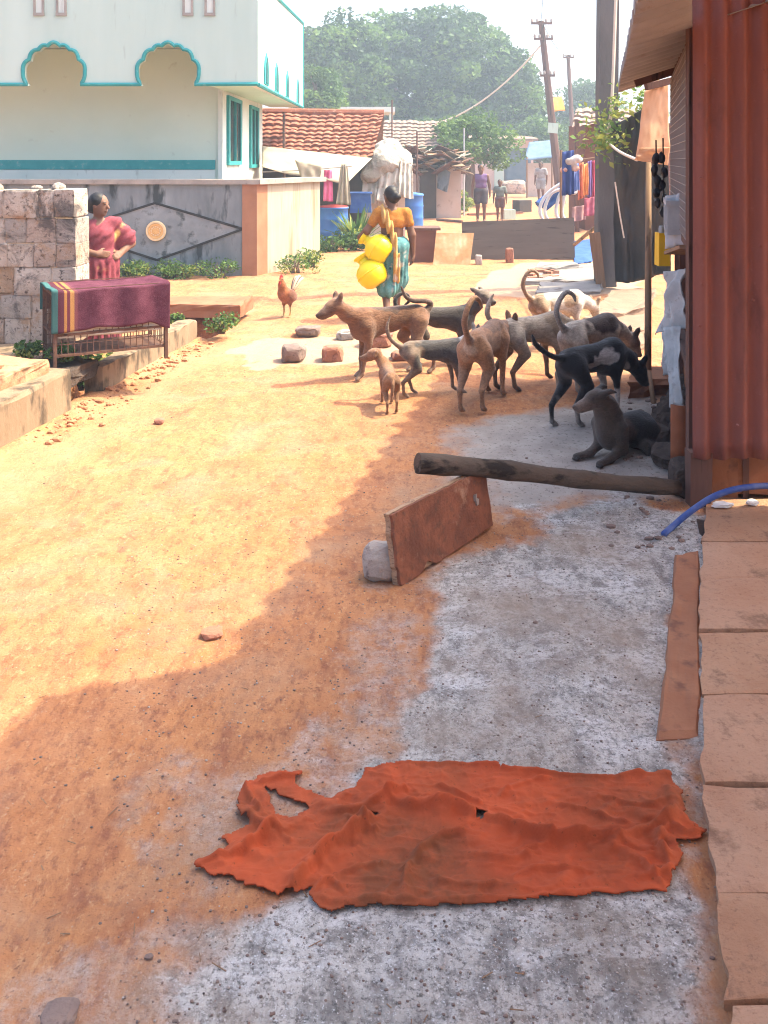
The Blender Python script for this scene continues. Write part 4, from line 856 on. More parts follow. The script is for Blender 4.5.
msk = t.ramp(sep[0], [(.214, 1), (.216, 0)]); M['rug'] = t.out(t.mix(msk, c, st.outputs['Color']), .97, t.bump(t.noise(140, 4, .7), .8, .006), .05)
def fn(u, v):
    s_ = -.03+u*(CW+.05); tot = .30+cd+.2; w = v*tot; o = np.where(w < .30, -.03-.012*np.sin(u*20), np.where(w < .30+cd, w-.30, cd+.02)); z = np.where(w < .30, cz1+.02-(.30-w), np.where(w < .30+cd, cz1+.022, cz1+.02-(w-.30-cd)))
    z = z+.022*fbm(np.stack([u*5, v*4, u*0], -1), 3)-.05*sm(.82, 1.0, u)*(w < .3)*(.3-w)/.3-.02*np.sin(pi*u)*(w > .3)*(w < .3+cd); drop = np.clip((.02-u)/.02, 0, 1)
    o = o+.012*fbm(np.stack([u*6, v*3, u*0+4], -1), 3)*(w < .3)
    Q = A+CU*s_[..., None]+CN*o[..., None]; Q[..., 2] = z; return Q
mb = MB(); nu, nv_ = 70, 60; mb.grid(fn, nu, nv_, .012); rg = mb.build('rug', M['rug'], org=cp(CW/2, cd/2, cz1), smooth=True)
u, v_ = np.meshgrid(np.linspace(0, 1, nu), np.linspace(0, 1, nv_), indexing='ij'); uv = np.stack([u.ravel(), v_.ravel(), u.ravel()*0], -1); at = rg.data.attributes.new('ruguv', 'FLOAT_VECTOR', 'POINT'); at.data.foreach_set('vector', np.concatenate([uv, uv]).astype(np.float32).ravel())
tag(rg, 'maroon woven rug with orange stripes draped over the wire cage', 'rug')
cloth('grey_sheet', fabric('grey_sacking', (.36, .34, .31), (.46, .44, .40), 8), 'grey sacking edge showing under the maroon rug', 'cloth', quadfn(cp(.02, -.004, .455), cp(CW*.95, -.004, .455), cp(CW*.95, -.006, .53), cp(.02, -.006, .53), .012, 5, 3, 0, 0, -CN), 40, 6)
# ================================================================= dogs
M['fur'] = vcol_mat('dog_fur', .78, 70, .55, .9, 150, .2, stretch=(.3, 1, 1), bd=.008); M['fur'].node_tree.nodes['Principled BSDF'].inputs['Sheen Weight'].default_value = .2
def leg_pts(front, side, sw=0.0, lift=0.0, y=None):
    s = side
    if front:
        y = y or .062
        return [(.185, s*.055, .385), (.165+sw*.25, s*y*1.05, .27), (.19+sw*.6, s*y, .135), (.193+sw, s*y, .045+lift), (.225+sw, s*y, .022+lift)], [.052, .029, .0185, .0155, .0185]
    y = y or .062
    return [(-.245, s*.05, .385), (-.185+sw*.35, s*(y+.015), .265), (-.315+sw*.8, s*y, .145), (-.298+sw, s*y, .04+lift), (-.268+sw, s*y, .02+lift)], [.068, .040, .0185, .0152, .018]
TAILS = {
 'sickle': [(-.33, 0, .46), (-.40, 0, .52), (-.44, .0, .61), (-.42, -.02, .70), (-.37, -.04, .74), (-.32, -.06, .715), (-.31, -.07, .67)],
 'ring': [(-.33, 0, .46), (-.40, 0, .50), (-.43, .01, .57), (-.38, .03, .63), (-.31, .04, .615), (-.30, .04, .56), (-.34, .04, .53)],
 'over': [(-.33, 0, .455), (-.37, 0, .505), (-.30, .03, .535), (-.20, .04, .545), (-.13, .045, .585), (-.10, .045, .66)],
 'up': [(-.33, 0, .455), (-.40, 0, .50), (-.455, .0, .57), (-.47, .0, .66), (-.44, .0, .75)],
 'back': [(-.33, 0, .455), (-.41, 0, .475), (-.50, .02, .52), (-.57, .03, .58), (-.60, .03, .64)]}
def dog(label, loc, yaw, sc, coat, head=None, tail='sickle', legs=None, patches=(), thin=1.0, res=.0085, face=None, curve=0.0, hs=1.0):
    """coat: back, belly, leg, paw, face, muzzle, ear, tail colours. head: (base xyz, yaw, pitch)"""
    c = coat; B = Body(res); th = thin
    B.ell((.165, 0, .40), (.135, .078*th, .115), .03, c['back']); B.ell((.0, .012*curve, .415), (.17, .066*th, .082), .05, c['back'])
    B.ell((-.16, 0, .425), (.12, .056*th, .068), .05, c['back']); B.ell((-.255, 0, .42), (.10, .066*th, .078), .04, c['back'])
    B.ell((.17, 0, .335), (.10, .055, .06), .04, c['belly']); B.ell((.03, 0, .352), (.11, .034, .03), .05, c['belly'])
    B.cap((.20, 0, .455), (-.24, 0, .470), .035, .034, .05, c['back'])
    for s in (-1, 1): B.ell((-.27, s*.045, .47), (.03, .018, .02), .02, c['back']); B.ell((.17, s*.055, .44), (.028, .014, .05), .02, c['back'])
    hb, hy, hp = head or ((.385, 0, .60), 0, -.1); hb = np.array(hb); R = rotm(rz=hy) @ rotm(ry=-hp)
    nk = np.array([.215, 0, .44]); mid = (nk+hb)/2+np.array([.02, 0, -.005])
    B.chain([nk, mid, hb], [.074*th, .058*th, .048], .04, c['back'])
    L = lambda v: hb+R @ (np.array(v)*hs)
    B.ell(L((.035, 0, .012)), np.array((.068, .054, .052))*hs, .03, c['face'], R); B.ell(L((.02, 0, .03)), np.array((.045, .042, .035))*hs, .02, c['face'], R)
    B.chain([L((.075, 0, -.004)), L((.115, 0, -.014)), L((.155, 0, -.020))], [.039*hs, .031*hs, .024*hs], .025, c['muzzle'])
    B.cap(L((.07, 0, -.034)), L((.138, 0, -.044)), .022, .0135, .012, c['muzzle'])
    B.ell(L((.172, 0, -.012)), (.0135*hs, .0155*hs, .0125*hs), .006, (.012, .011, .011), R)
    for s in (-1, 1):
        e0, e1 = (0.0, s*.036, .045), (-.028, s*.058, .108)
        if face == 'flop': e0, e1 = (.0, s*.045, .035), (.018, s*.075, -.015)
        if face == 'back': e0, e1 = (-.005, s*.04, .04), (-.075, s*.062, .062)
        B.cap(L(e0), L(np.array(e0)*.35+np.array(e1)*.65), .025, .018, .014, c['ear']); B.cap(L(np.array(e0)*.4+np.array(e1)*.6), L(e1), .018, .007, .01, c['ear'])
        B.ell(L((.062, s*.034, .022)), (.010, .008, .009), .004, (.015, .010, .008), R)
        B.ell(L((.055, s*.03, .034)), (.02, .014, .008), .012, c['face'], R)
    lg = legs or {}
    for fr in (True, False):
        for s in (-1, 1):
            sw, lift = lg.get(('f' if fr else 'h')+('l' if s > 0 else 'r'), (0, 0)); pts, rs = leg_pts(fr, s, sw, lift)
            cols = [c['leg']]*3+[c['paw']]
            for i in range(4): B.cap(pts[i], pts[i+1], rs[i], rs[i+1], .045 if i == 0 else .009, c['back'] if i == 0 else cols[i])
            pw = np.array(pts[-1])
            for o in (-.012, 0, .012): B.cap(pw+[.0, o, -.004], pw+[.020-abs(o)*.4, o*1.1, -.008], .0105, .009, .005, c['paw'])
    tp = smooth_path(TAILS[tail] if isinstance(tail, str) else tail, 3); n = len(tp); B.chain(tp, np.interp(np.linspace(0, 1, n), [0, .15, .7, 1], [.029, .019, .0155, .008]), .010, c['tail'])
    for p in patches: B.patch(*p)
    r = thing('dog', label, 'dog', (loc[0], loc[1], gz(loc[0], loc[1])), yaw, 'street dogs gathered on the road'); r.scale = (sc, sc, sc)
    B.build('body', M['fur'], r, disp=lambda X: .0035*fbm(X*np.array([14, 26, 26]), 3)+.0022*np.sin(X[:, 0]*210+X[:, 2]*40)*np.clip(1-np.abs((X[:, 0]-.05)/.13), 0, 1)*np.clip(1-np.abs((X[:, 2]-.40)/.08), 0, 1)); return r
def coat(back, belly=None, leg=None, paw=None, face=None, muzzle=None, ear=None, tail=None):
    return dict(back=back, belly=belly or back, leg=leg or back, paw=paw or leg or back, face=face or back, muzzle=muzzle or face or back, ear=ear or face or back, tail=tail or back)
D = math.radians
BR, TAN, BLK, WHT, GRY = (.25, .118, .062), (.44, .225, .115), (.018, .017, .020), (.55, .50, .46), (.16, .135, .12)
dog('brown dog standing side on with pricked ears, leftmost of the pack', (.02, 7.27), D(205), 1.1, coat(BR, (.24, .15, .10), (.24, .135, .085), (.30, .2, .14), BR, (.16, .09, .065), (.22, .12, .08), (.13, .08, .06)), ((.38, 0, .535), .0, -.22), 'over',
    {'fl': (.03, 0), 'fr': (-.02, 0), 'hl': (-.06, 0), 'hr': (.05, 0)}, [((-.05, 0, .52), (.26, .08, .05), (.12, .07, .05))], thin=.92)
dog('dark brindle dog with a ring curled tail behind the brown dog', (.50, 7.72), D(8), .95, coat((.085, .07, .062), (.15, .12, .10), (.16, .12, .09), (.22, .17, .13), (.26, .20, .155), (.2, .15, .12), (.20, .15, .12), (.05, .042, .04)), ((.35, 0, .60), -.9, -.15), 'ring',
    {'fl': (.03, 0), 'hr': (.05, 0)}, [((-.2, 0, .40), (.16, .12, .14), (.13, .105, .09))], face='back')
dog('small dog with dark saddle and upright tail between puppy and tan dog', (.385, 6.74), D(16), .80, coat((.10, .09, .088), (.20, .16, .13), (.27, .19, .14), (.30, .22, .17), (.25, .2, .17), None, (.30, .26, .24), (.30, .21, .155)), ((.40, .02, .53), .1, -.35), 'up',
    {'fl': (.0, 0), 'fr': (.04, 0), 'hl': (.09, 0), 'hr': (-.03, 0)}, [((-.24, 0, .40), (.12, .12, .15), (.30, .21, .15)), ((.30, 0, .52), (.07, .1, .07), (.45, .42, .40))], thin=.95)
dog('tan puppy seen from behind with its head turned left', (.035, 6.36), D(97), .56, coat((.36, .175, .085), (.40, .22, .12), (.36, .18, .09), (.32, .17, .09), (.38, .19, .10), (.30, .15, .085), (.30, .14, .07), (.33, .16, .08)), ((.31, .10, .60), 1.15, -.12), [(-.33, 0, .44), (-.40, .0, .38), (-.42, .01, .30), (-.41, .02, .24)],
    {'fl': (.02, 0), 'hl': (-.03, 0), 'hr': (.04, 0)}, face='flop', thin=1.15, hs=1.45)
dog('tan dog seen from behind with pale rump and raised sickle tail', (.735, 6.48), D(66), 1.09, coat(TAN, (.40, .24, .14), (.36, .20, .115), (.40, .25, .16), (.30, .17, .10), (.2, .12, .08), (.26, .14, .08), (.36, .20, .115)), ((.39, -.05, .43), -.75, -.35), 'sickle',
    {'hl': (-.04, 0), 'hr': (.03, 0), 'fl': (.02, 0), 'fr': (-.03, 0)}, [((-.36, 0, .40), (.035, .06, .05), (.54, .40, .29), .5, .6, 20), ((-.32, .05, .33), (.06, .03, .09), (.45, .29, .18)), ((.1, 0, .5), (.25, .07, .05), (.24, .13, .075))], thin=.9)
dog('pale grey dog with brown legs standing right of the tan dog', (1.165, 6.96), D(36), 1.06, coat((.53, .43, .33), (.46, .35, .25), (.30, .20, .135), (.12, .085, .065), (.3, .22, .16), None, None, (.36, .28, .22)), ((.44, -.04, .34), -.4, -.8), [(-.33, 0, .45), (-.39, .02, .49), (-.43, .04, .56), (-.40, .05, .64), (-.36, .05, .69)],
    {'hl': (-.03, 0), 'hr': (.04, 0), 'fr': (.03, 0)}, [((-.2, .0, .36), (.1, .14, .06), (.42, .39, .36)), ((.2, 0, .42), (.14, .14, .12), (.34, .25, .17))], thin=1.05)
dog('white dog with tan rump patch farthest from the camera', (1.64, 8.45), D(32), 1.0, coat((.58, .54, .49), None, None, None, (.5, .42, .34), None, (.36, .24, .15), (.40, .28, .19)), ((.43, 0, .34), .2, -.8), 'sickle',
    {'hl': (.04, 0)}, [((-.27, -.03, .42), (.12, .1, .12), (.36, .24, .15)), ((.08, -.06, .42), (.09, .06, .08), (.38, .27, .18))])
dog('white and brown patched dog with a tail curled over its back', (1.60, 6.94), D(44), 1.05, coat((.62, .51, .41), (.6, .5, .41), (.52, .43, .34), (.34, .29, .25), (.12, .07, .05), (.4, .35, .3), (.1, .06, .045), (.46, .41, .365)), ((.43, -.05, .30), -.4, -.8), 'sickle',
    {'hl': (-.03, 0), 'hr': (.03, 0)}, [((.08, -.02, .47), (.24, .12, .10), (.085, .05, .038)), ((-.22, .03, .47), (.06, .05, .04), (.12, .08, .06))], thin=1.05)
dog('black dog with a white side patch bending its head down', (1.42, 6.08), D(40), 1.0, coat(BLK, (.03, .026, .026), (.03, .027, .027), (.42, .38, .35), BLK, (.02, .018, .018), BLK, BLK), ((.43, -.03, .285), -.2, -.75), 'back',
    {'hl': (-.07, 0), 'hr': (.05, 0), 'fl': (.03, 0), 'fr': (-.02, 0)}, [((.05, -.07, .425), (.115, .075, .055), (.68, .65, .62), .15, .28, 24), ((-.10, -.09, .36), (.07, .05, .03), (.5, .47, .45), .12, .9, 25), ((.19, -.06, .17), (.06, .05, .10), (.55, .5, .47)), ((.19, .06, .2), (.05, .05, .08), (.5, .45, .42)), ((-.31, .07, .10), (.05, .05, .09), (.34, .28, .24)), ((-.31, -.07, .10), (.05, .05, .09), (.34, .28, .24)), ((.26, 0, .33), (.06, .07, .06), (.5, .46, .43))], thin=1.12)

def lying_dog():
    c = (.105, .078, .06); dk = (.026, .022, .021); mz = (.22, .165, .135); B = Body(.008)
    B.ell((-.20, 0, .125), (.155, .10, .115), .05, dk); B.ell((-.05, 0, .135), (.16, .085, .10), .06, dk); B.ell((.10, 0, .175), (.095, .082, .13), .06, c)
    B.ell((.12, 0, .26), (.07, .068, .10), .05, c)
    hb = np.array([.20, .0, .385]); hy, hp = -.50, -.15; R = rotm(rz=hy) @ rotm(ry=-hp); L = lambda v: hb+R @ np.array(v)
    B.chain([(.11, 0, .26), (.15, 0, .335), hb], [.082, .068, .056], .04, c)
    B.ell(L((.03, 0, .012)), (.068, .054, .052), .03, c, R); B.chain([L((.07, 0, -.004)), L((.12, 0, -.016)), L((.160, 0, -.022))], [.039, .031, .024], .025, mz)
    B.cap(L((.07, 0, -.036)), L((.142, 0, -.048)), .022, .014, .012, mz); B.ell(L((.178, 0, -.014)), (.0125, .0145, .0115), .006, (.012, .011, .011), R)
    for s in (-1, 1):
        B.cap(L((-.005, s*.04, .04)), L((-.05, s*.062, .055)), .025, .017, .014, (.10, .085, .075)); B.cap(L((-.05, s*.062, .055)), L((-.085, s*.068, .045)), .017, .008, .01, (.08, .068, .06))
        B.ell(L((.058, s*.034, .022)), (.010, .008, .009), .004, (.012, .008, .007), R)
        B.ell((-.19, s*.085, .105), (.115, .05, .095), .04, dk); B.chain([(-.11, s*.12, .06), (-.20, s*.135, .035), (-.10, s*.145, .022)], [.04, .028, .02], .02, c)
        B.chain([(.10, s*.075, .20), (.08, s*.085, .07), (.20, s*.075, .03), (.31, s*(.075 if s > 0 else .10), .022)], [.055, .036, .024, .021], .02, c)
        for o in (-.012, 0, .012): B.cap((.315, s*.09+o, .018), (.337, s*.09+o*1.1, .013), .0115, .009, .005, (.03, .026, .025))
    B.chain([(-.32, 0, .08), (-.37, -.05, .05), (-.36, -.13, .035), (-.28, -.18, .03)], [.035, .03, .026, .014], .015, dk)
    B.patch((.06, 0, .16), (.11, .12, .14), c, .5)
    r = thing('dog', 'grey brown dog lying on the ground with its head up', 'dog', (1.40, 5.36, gz(1.345, 5.33)), D(220), 'street dogs gathered on the road'); r.scale = (.93,)*3
    B.build('body', M['fur'], r, disp=lambda X: .0035*fbm(X*np.array([14, 26, 26]), 3))
lying_dog()

# ================================================================= people
M['skin'] = vcol_mat('brown_skin', .66, 30, .12, .1, 120, .35)
M['hair'] = mottled('black_hair', (.010, .009, .010), (.022, .02, .02), 40, None, rough=.5, bump=.5, bs=120, stretch=(1, 1, .3))
M['vcloth'] = vcol_mat('printed_cloth', .9, 55, .35, .4, 160, .1)
SK = (.155, .075, .045); SKF = (.20, .10, .065)
def hand(B, w, d, n, side, col, sc=1.0, curl=.35):
    """palm with four bent fingers and a thumb; d = direction of the fingers, n = palm side"""
    w = np.asarray(w, float); d = unit(d); n = unit(np.asarray(n)-d*np.dot(n, d)); t = np.cross(d, n)*side; s = sc
    B.cap(w, w+d*.03*s, .021*s, .025*s, .02, col)
    for k, (o, l) in enumerate(((-.027, .062), (-.009, .072), (.009, .069), (.026, .054))):
        b = w+d*.068*s+t*o*s; B.cap(w+d*.015*s+t*o*.6*s, b, .0155*s, .0115*s, .012, col)
        m_ = b+(d*math.cos(curl)+n*math.sin(curl))*l*.5*s; e = m_+(d*math.cos(curl*2.3)+n*math.sin(curl*2.3))*l*.5*s
        B.cap(b, m_, .0098*s, .009*s, .004, col); B.cap(m_, e, .009*s, .0075*s, .003, col)
    b = w+d*.02*s-t*.028*s; m_ = b+(d*.7-t*.6+n*.4)*.035*s; B.cap(w+d*.012*s-t*.012*s, b, .015*s, .013*s, .01, col); B.cap(b, m_, .0125*s, .0105*s, .006, col); B.cap(m_, m_+(d*.9-t*.1+n*.4)*.028*s, .0105*s, .0085*s, .004, col)
def head_(B, c, yaw, pitch, col, s=1.0):
    c = np.asarray(c, float); R = rotm(rz=yaw) @ rotm(ry=-pitch); L = lambda x, y, z: c+R @ (np.array([x, y, z])*s)
    B.ell(L(0, 0, .018), np.array([.092, .074, .092])*s, .02, col, R); B.ell(L(.022, 0, -.045), np.array([.064, .056, .066])*s, .03, col, R); B.ell(L(.06, 0, -.088), np.array([.022, .024, .018])*s, .02, col, R)
    B.cap(L(.088, 0, .012), L(.108, 0, -.022), .009*s, .014*s, .008, col)
    for q in (-1, 1):
        B.ell(L(-.002, q*.074, -.008), np.array([.018, .009, .028])*s, .006, col, R); B.ell(L(.078, q*.030, .012), np.array([.013, .014, .010])*s, .004, col, R)
        B.ell(L(.082, q*.031, .030), np.array([.010, .022, .007])*s, .008, col, R); B.patch(L(.090, q*.030, .012), .011*s, (.02, .014, .012), .4, 0); B.patch(L(.090, q*.031, .032), np.array([.014, .02, .006])*s, (.03, .02, .016), .4, 0)
    B.ell(L(.088, 0, -.052), np.array([.010, .024, .007])*s, .005, tuple(x*.75 for x in col), R); B.ell(L(.085, 0, -.063), np.array([.010, .019, .007])*s, .005, tuple(x*.8 for x in col), R)
    return L, R
def hair_(L, R, s, parent, bun=True, short=False):
    H = Body(.008); H.ell(L(-.018, 0, .036), np.array([.094, .083, .088])*s, .015); H.ell(L(-.055, 0, -.02), np.array([.055, .074, .07])*s, .03)
    if bun: H.ell(L(-.115, 0, -.02), np.array([.042, .052, .046])*s, .02)
    return H.build('hair', M['hair'], parent, disp=lambda X: .003*fbm(X*40, 2))
def rng_col(c, j): return tuple(np.clip(np.array(c)*(1+j), 0, 1))

def woman_pots():
    r = thing('person', 'woman in orange blouse and teal sari walking away with yellow pots', 'person', (.09, 9.95, gz(.09, 9.95)), D(99)); r.scale = (.965,)*3
    B = Body(.008)
    B.ell((0, 0, .84), (.115, .16, .12), .04, SK); B.ell((.0, 0, .98), (.095, .13, .13), .05, SK); B.ell((0, 0, 1.12), (.10, .145, .13), .05, SK); B.cap((0, -.13, 1.21), (0, .13, 1.21), .055, .055, .05, SK)
    B.cap((-.005, 0, 1.2), (.015, 0, 1.32), .05, .042, .03, SK)
    L, R = head_(B, (.03, .01, 1.40), .45, -.15, SK)
    for s, k_, a_, f_ in ((1, (.05, .085, .44), (-.17, .085, .13), (-.08, .085, .03)), (-1, (.10, -.085, .43), (.18, -.08, .085), (.29, -.085, .025))):
        B.chain([(0, s*.085, .80), k_, a_], [.095, .058, .036], .03, SK); B.cap(a_, f_, .036, .03, .02, SK); B.cap(f_, np.array(f_)+[.03, 0, -.005], .028, .02, .01, SK)
    B.chain([(0, -.165, 1.21), (-.03, -.225, .96), (.02, -.245, .73)], [.05, .042, .028], .03, SK); hand(B, (.02, -.245, .73), (.15, -.02, -1), (0, 1, 0), 1, SK)
    B.chain([(0, .165, 1.21), (-.03, .30, 1.01), (.13, .36, .93)], [.05, .042, .028], .03, SK); hand(B, (.13, .36, .93), (1, -.1, -.35), (0, -1, -.3), 1, SK, curl=.55)
    B.build('body', M['skin'], r); hair_(L, R, 1, r)
    O = (.46, .19, .04); C = Body(.008)
    C.ell((0, 0, 1.115), (.112, .157, .125), .03, O); C.cap((0, -.13, 1.205), (0, .13, 1.205), .064, .064, .05, O); C.chain([(0, .165, 1.21), (-.02, .235, 1.10)], [.062, .056], .03, O); C.chain([(0, -.165, 1.21), (-.018, -.197, 1.09)], [.062, .055], .03, O)
    C.build('blouse', M['vcloth'], r, disp=lambda X: .006*fbm(X*22, 2))
    T = (.12, .30, .31); S = Body(.009); S.ell((0, 0, .86), (.14, .185, .09), .04, T); S.chain([(0, .07, .82), (.03, .07, .45), (-.06, .07, .35)], [.125, .118, .11], .06, T); S.chain([(0, -.07, .82), (.07, -.07, .45), (.12, -.06, .38)], [.125, .115, .105], .06, T); S.cap((0, 0, .8), (.04, 0, .40), .14, .12, .06, T)
    for k in range(150):
        q_ = random.uniform(0, 6.28); S.patch((.03+.15*math.cos(q_), .18*math.sin(q_), random.uniform(.3, .92)), random.uniform(.012, .04), random.choice([(.45, .50, .48), (.03, .12, .15), (.05, .18, .2), (.42, .45, .43)]), .6, .5, 40)
    def fold(X): a = np.arctan2(X[:, 1], X[:, 0]-.02); return .009*np.sin(a*15+6*X[:, 2]+4*vnoise(X*4))*np.clip((.95-X[:, 2])*2.5, 0, 1)+.006*fbm(X*9, 2)
    S.build('sari_skirt', M['vcloth'], r, disp=fold)
    Q = Body(.008); PC = (.58, .34, .12)
    Q.chain([(.09, .10, 1.18), (.02, .115, 1.265), (-.085, .10, 1.20), (-.125, .05, 1.06), (-.135, .0, .92), (-.16, -.015, .75), (-.17, -.02, .60), (-.16, -.03, .47)], [.035, .04, .045, .045, .036, .034, .036, .04], .02, PC)
    for k in range(8): Q.patch((-.17, random.uniform(-.06, .03), random.uniform(.42, .9)), .035, random.choice([(.6, .5, .42), (.6, .28, .1), (.55, .42, .3)]), .5)
    Q.build('sari_end', M['vcloth'], r, disp=lambda X: .012*np.sin(X[:, 1]*120+X[:, 2]*8))
woman_pots()
M['yellowpot'] = mottled('yellow_plastic_pot', (.80, .62, .0), (.84, .68, .005), 4, None, rough=.38, bump=0, spec=.5)
def pot(c, ax, s, label):
    z = unit(ax); x = unit(np.cross((0, 1, .2), z)); y = np.cross(z, x); R = np.stack([x, y, z], 1)
    r = thing('water_pot', label, 'pot', c, 0, 'yellow water pots'); prof = [(.03, -.155), (.09, -.155), (.135, -.125), (.165, -.06), (.17, 0), (.158, .06), (.12, .105), (.07, .130), (.058, .150), (.062, .175)]
    mb = MB(); mb.lathe([(a*s, b*s) for a, b in prof], c, 30, R); mb.build('body', M['yellowpot'], r, smooth=True)
    mb = MB(); mb.lathe([(.056*s, .172*s), (.085*s, .205*s), (.092*s, .215*s), (.088*s, .222*s), (.055*s, .19*s)], c, 26, R); mb.build('rim', M['yellowpot'], r, smooth=True)
    mb = MB(); mb.lathe([(.166*s, -.012*s), (.176*s, -.006*s), (.176*s, .006*s), (.166*s, .012*s)], c, 30, R); mb.build('band', M['yellowpot'], r, smooth=True)
pot(P(378, 248, 9.86), (-.80, .30, .55), .95, 'upper yellow water pot tucked under the arm of the walking woman')
pot(P(371, 273, 9.82), (-.55, .25, .80), .98, 'lower yellow water pot hanging below the other at her hip')

def woman_wall():
    x, y = -2.655, 8.35
    r = thing('person', 'woman in a pink sari with a hand on her hip beside the block wall', 'person', (x, y, gz(x, y)), D(-58)); r.scale = (.955,)*3
    B = Body(.008); B.ell((0, 0, .84), (.12, .165, .12), .04, SKF); B.ell((.0, 0, .98), (.105, .14, .13), .05, SKF); B.ell((0, 0, 1.12), (.11, .15, .13), .05, SKF); B.cap((0, -.13, 1.21), (0, .13, 1.21), .055, .055, .05, SKF)
    B.cap((-.005, 0, 1.2), (.02, 0, 1.32), .05, .043, .03, SKF); L, R = head_(B, (.035, .0, 1.40), .75, -.05, SKF)
    for s in (-1, 1): B.chain([(0, s*.085, .80), (.02, s*.085, .43), (0, s*.085, .08)], [.095, .058, .036], .03, SKF); B.cap((0, s*.085, .06), (.12, s*.095, .025), .036, .026, .02, SKF)
    B.chain([(0, .165, 1.21), (-.05, .335, 1.01), (.06, .20, .92)], [.052, .044, .03], .03, SKF); hand(B, (.06, .20, .92), (.8, -.6, -.15), (0, -.6, -.4), 1, SKF, curl=.4)
    B.chain([(0, -.165, 1.21), (.03, -.22, .98), (.15, -.05, .935)], [.052, .044, .03], .03, SKF); hand(B, (.15, -.05, .935), (.2, 1, -.05), (-1, 0, 0), -1, SKF, curl=.3)
    B.build('body', M['skin'], r); hair_(L, R, 1, r)
    PK = (.27, .065, .085); DK = (.11, .018, .03); S = Body(.009)
    S.ell((0, 0, .86), (.15, .195, .11), .04, PK); S.ell((0, 0, 1.0), (.122, .158, .13), .05, PK); S.ell((.005, 0, 1.11), (.132, .168, .125), .05, PK); S.cap((0, -.13, 1.205), (0, .13, 1.205), .066, .068, .05, PK)
    S.chain([(0, .165, 1.21), (-.04, .29, 1.07), (-.055, .325, 1.0)], [.072, .085, .05], .04, PK); S.cap((-.04, .20, 1.12), (-.03, .23, .97), .08, .05, .05, PK); S.chain([(0, -.165, 1.21), (.018, -.197, 1.09)], [.062, .056], .03, DK)
    S.chain([(0, .07, .82), (.02, .08, .45), (.0, .08, .12)], [.13, .125, .13], .06, PK); S.chain([(0, -.07, .82), (.02, -.08, .45), (.0, -.07, .12)], [.13, .125, .13], .06, PK); S.cap((.02, 0, .8), (.04, 0, .12), .15, .15, .06, PK)
    rr = random.Random(4)
    for k in range(170):
        q_ = rr.uniform(0, 6.28); S.patch((.02+.15*math.cos(q_), .19*math.sin(q_)*rr.uniform(1, 1.5), rr.uniform(.2, 1.25)), rr.uniform(.015, .04), rr.choice([DK, DK, (.42, .17, .15), (.25, .04, .06), (.48, .26, .14)]), .6, .6, 40)
    S.patch((.08, .17, 1.02), (.05, .03, .12), (.65, .40, .14), .5)
    def fold(X): a = np.arctan2(X[:, 1], X[:, 0]); return (.010*np.sin(a*17+3*vnoise(X*4))*np.clip((.93-X[:, 2])*4, 0, 1)+.007*np.sin(26*(X[:, 2]-.9*X[:, 1])*2+2*vnoise(X*6))*np.clip((X[:, 2]-.93)*6, 0, 1)+.004*fbm(X*14, 2))
    S.build('sari', M['vcloth'], r, disp=fold)
woman_wall()

def simple_person(label, px, py, hpx, yaw, top, bottom, d=None, short=True, longhair=False, walk=.0):
    p = G(px, py); h = hpx*p[1]/FOC; s = h/1.5; r = thing('person', label, 'person', (p[0], p[1], gz(p[0], p[1])), yaw); r.scale = (s,)*3
    B = Body(.011); B.ell((0, 0, .84), (.11, .15, .12), .04, SK); B.ell((.0, 0, .98), (.095, .13, .13), .05, SK); B.ell((0, 0, 1.12), (.105, .15, .13), .05, SK); B.cap((0, -.13, 1.21), (0, .13, 1.21), .055, .055, .05, SK); B.cap((0, 0, 1.2), (.015, 0, 1.32), .05, .043, .03, SK)
    L, R = head_(B, (.03, 0, 1.40), 0, 0, SK, 1.05)
    for q in (-1, 1):
        w_ = q*walk; B.chain([(0, q*.085, .80), (.03+w_*.5, q*.085, .43), (w_, q*.085, .08)], [.09, .055, .036], .03, SK); B.cap((w_, q*.085, .05), (.12+w_, q*.095, .025), .034, .026, .02, SK)
        B.chain([(0, q*.165, 1.21), (-.02-w_*.3, q*.225, .96), (.03-w_*.5, q*.235, .73)], [.048, .04, .028], .03, SK); hand(B, (.03-w_*.5, q*.235, .73), (.15, 0, -1), (0, -q, 0), q, SK)
    B.build('body', M['skin'], r); hair_(L, R, 1.05, r, bun=longhair)
    C = Body(.011); C.ell((0, 0, 1.11), (.118, .165, .14), .04, top); C.ell((0, 0, .95), (.112, .152, .12), .05, top); C.cap((0, -.13, 1.205), (0, .13, 1.205), .064, .064, .05, top)
    if short:
        for q in (-1, 1): C.cap((0, q*.165, 1.21), (-.02, q*.21, 1.05), .064, .06, .03, top)
    C.build('shirt', M['vcloth'], r, disp=lambda X: .006*fbm(X*16, 2))
    S = Body(.011); S.ell((0, 0, .83), (.125, .168, .10), .04, bottom)
    for q in (-1, 1): S.cap((0, q*.08, .78), (.025+q*walk*.35, q*.09, .54), .112, .09, .04, bottom)
    S.build('shorts', M['vcloth'], r, disp=lambda X: .006*fbm(X*16, 2))
simple_person('woman in a purple sleeveless top and dark knee shorts down the road', 481, 222, 57, D(-95), (.20, .12, .26), (.10, .085, .10), short=False, longhair=True, walk=.06)
simple_person('child in a grey green shirt standing beyond the long dark board', 500, 221, 41, D(-100), (.20, .24, .22), (.17, .10, .10))
simple_person('distant man in pale grey clothes standing by the far houses', 541, 202, 40, D(-120), (.42, .42, .44), (.36, .38, .42))

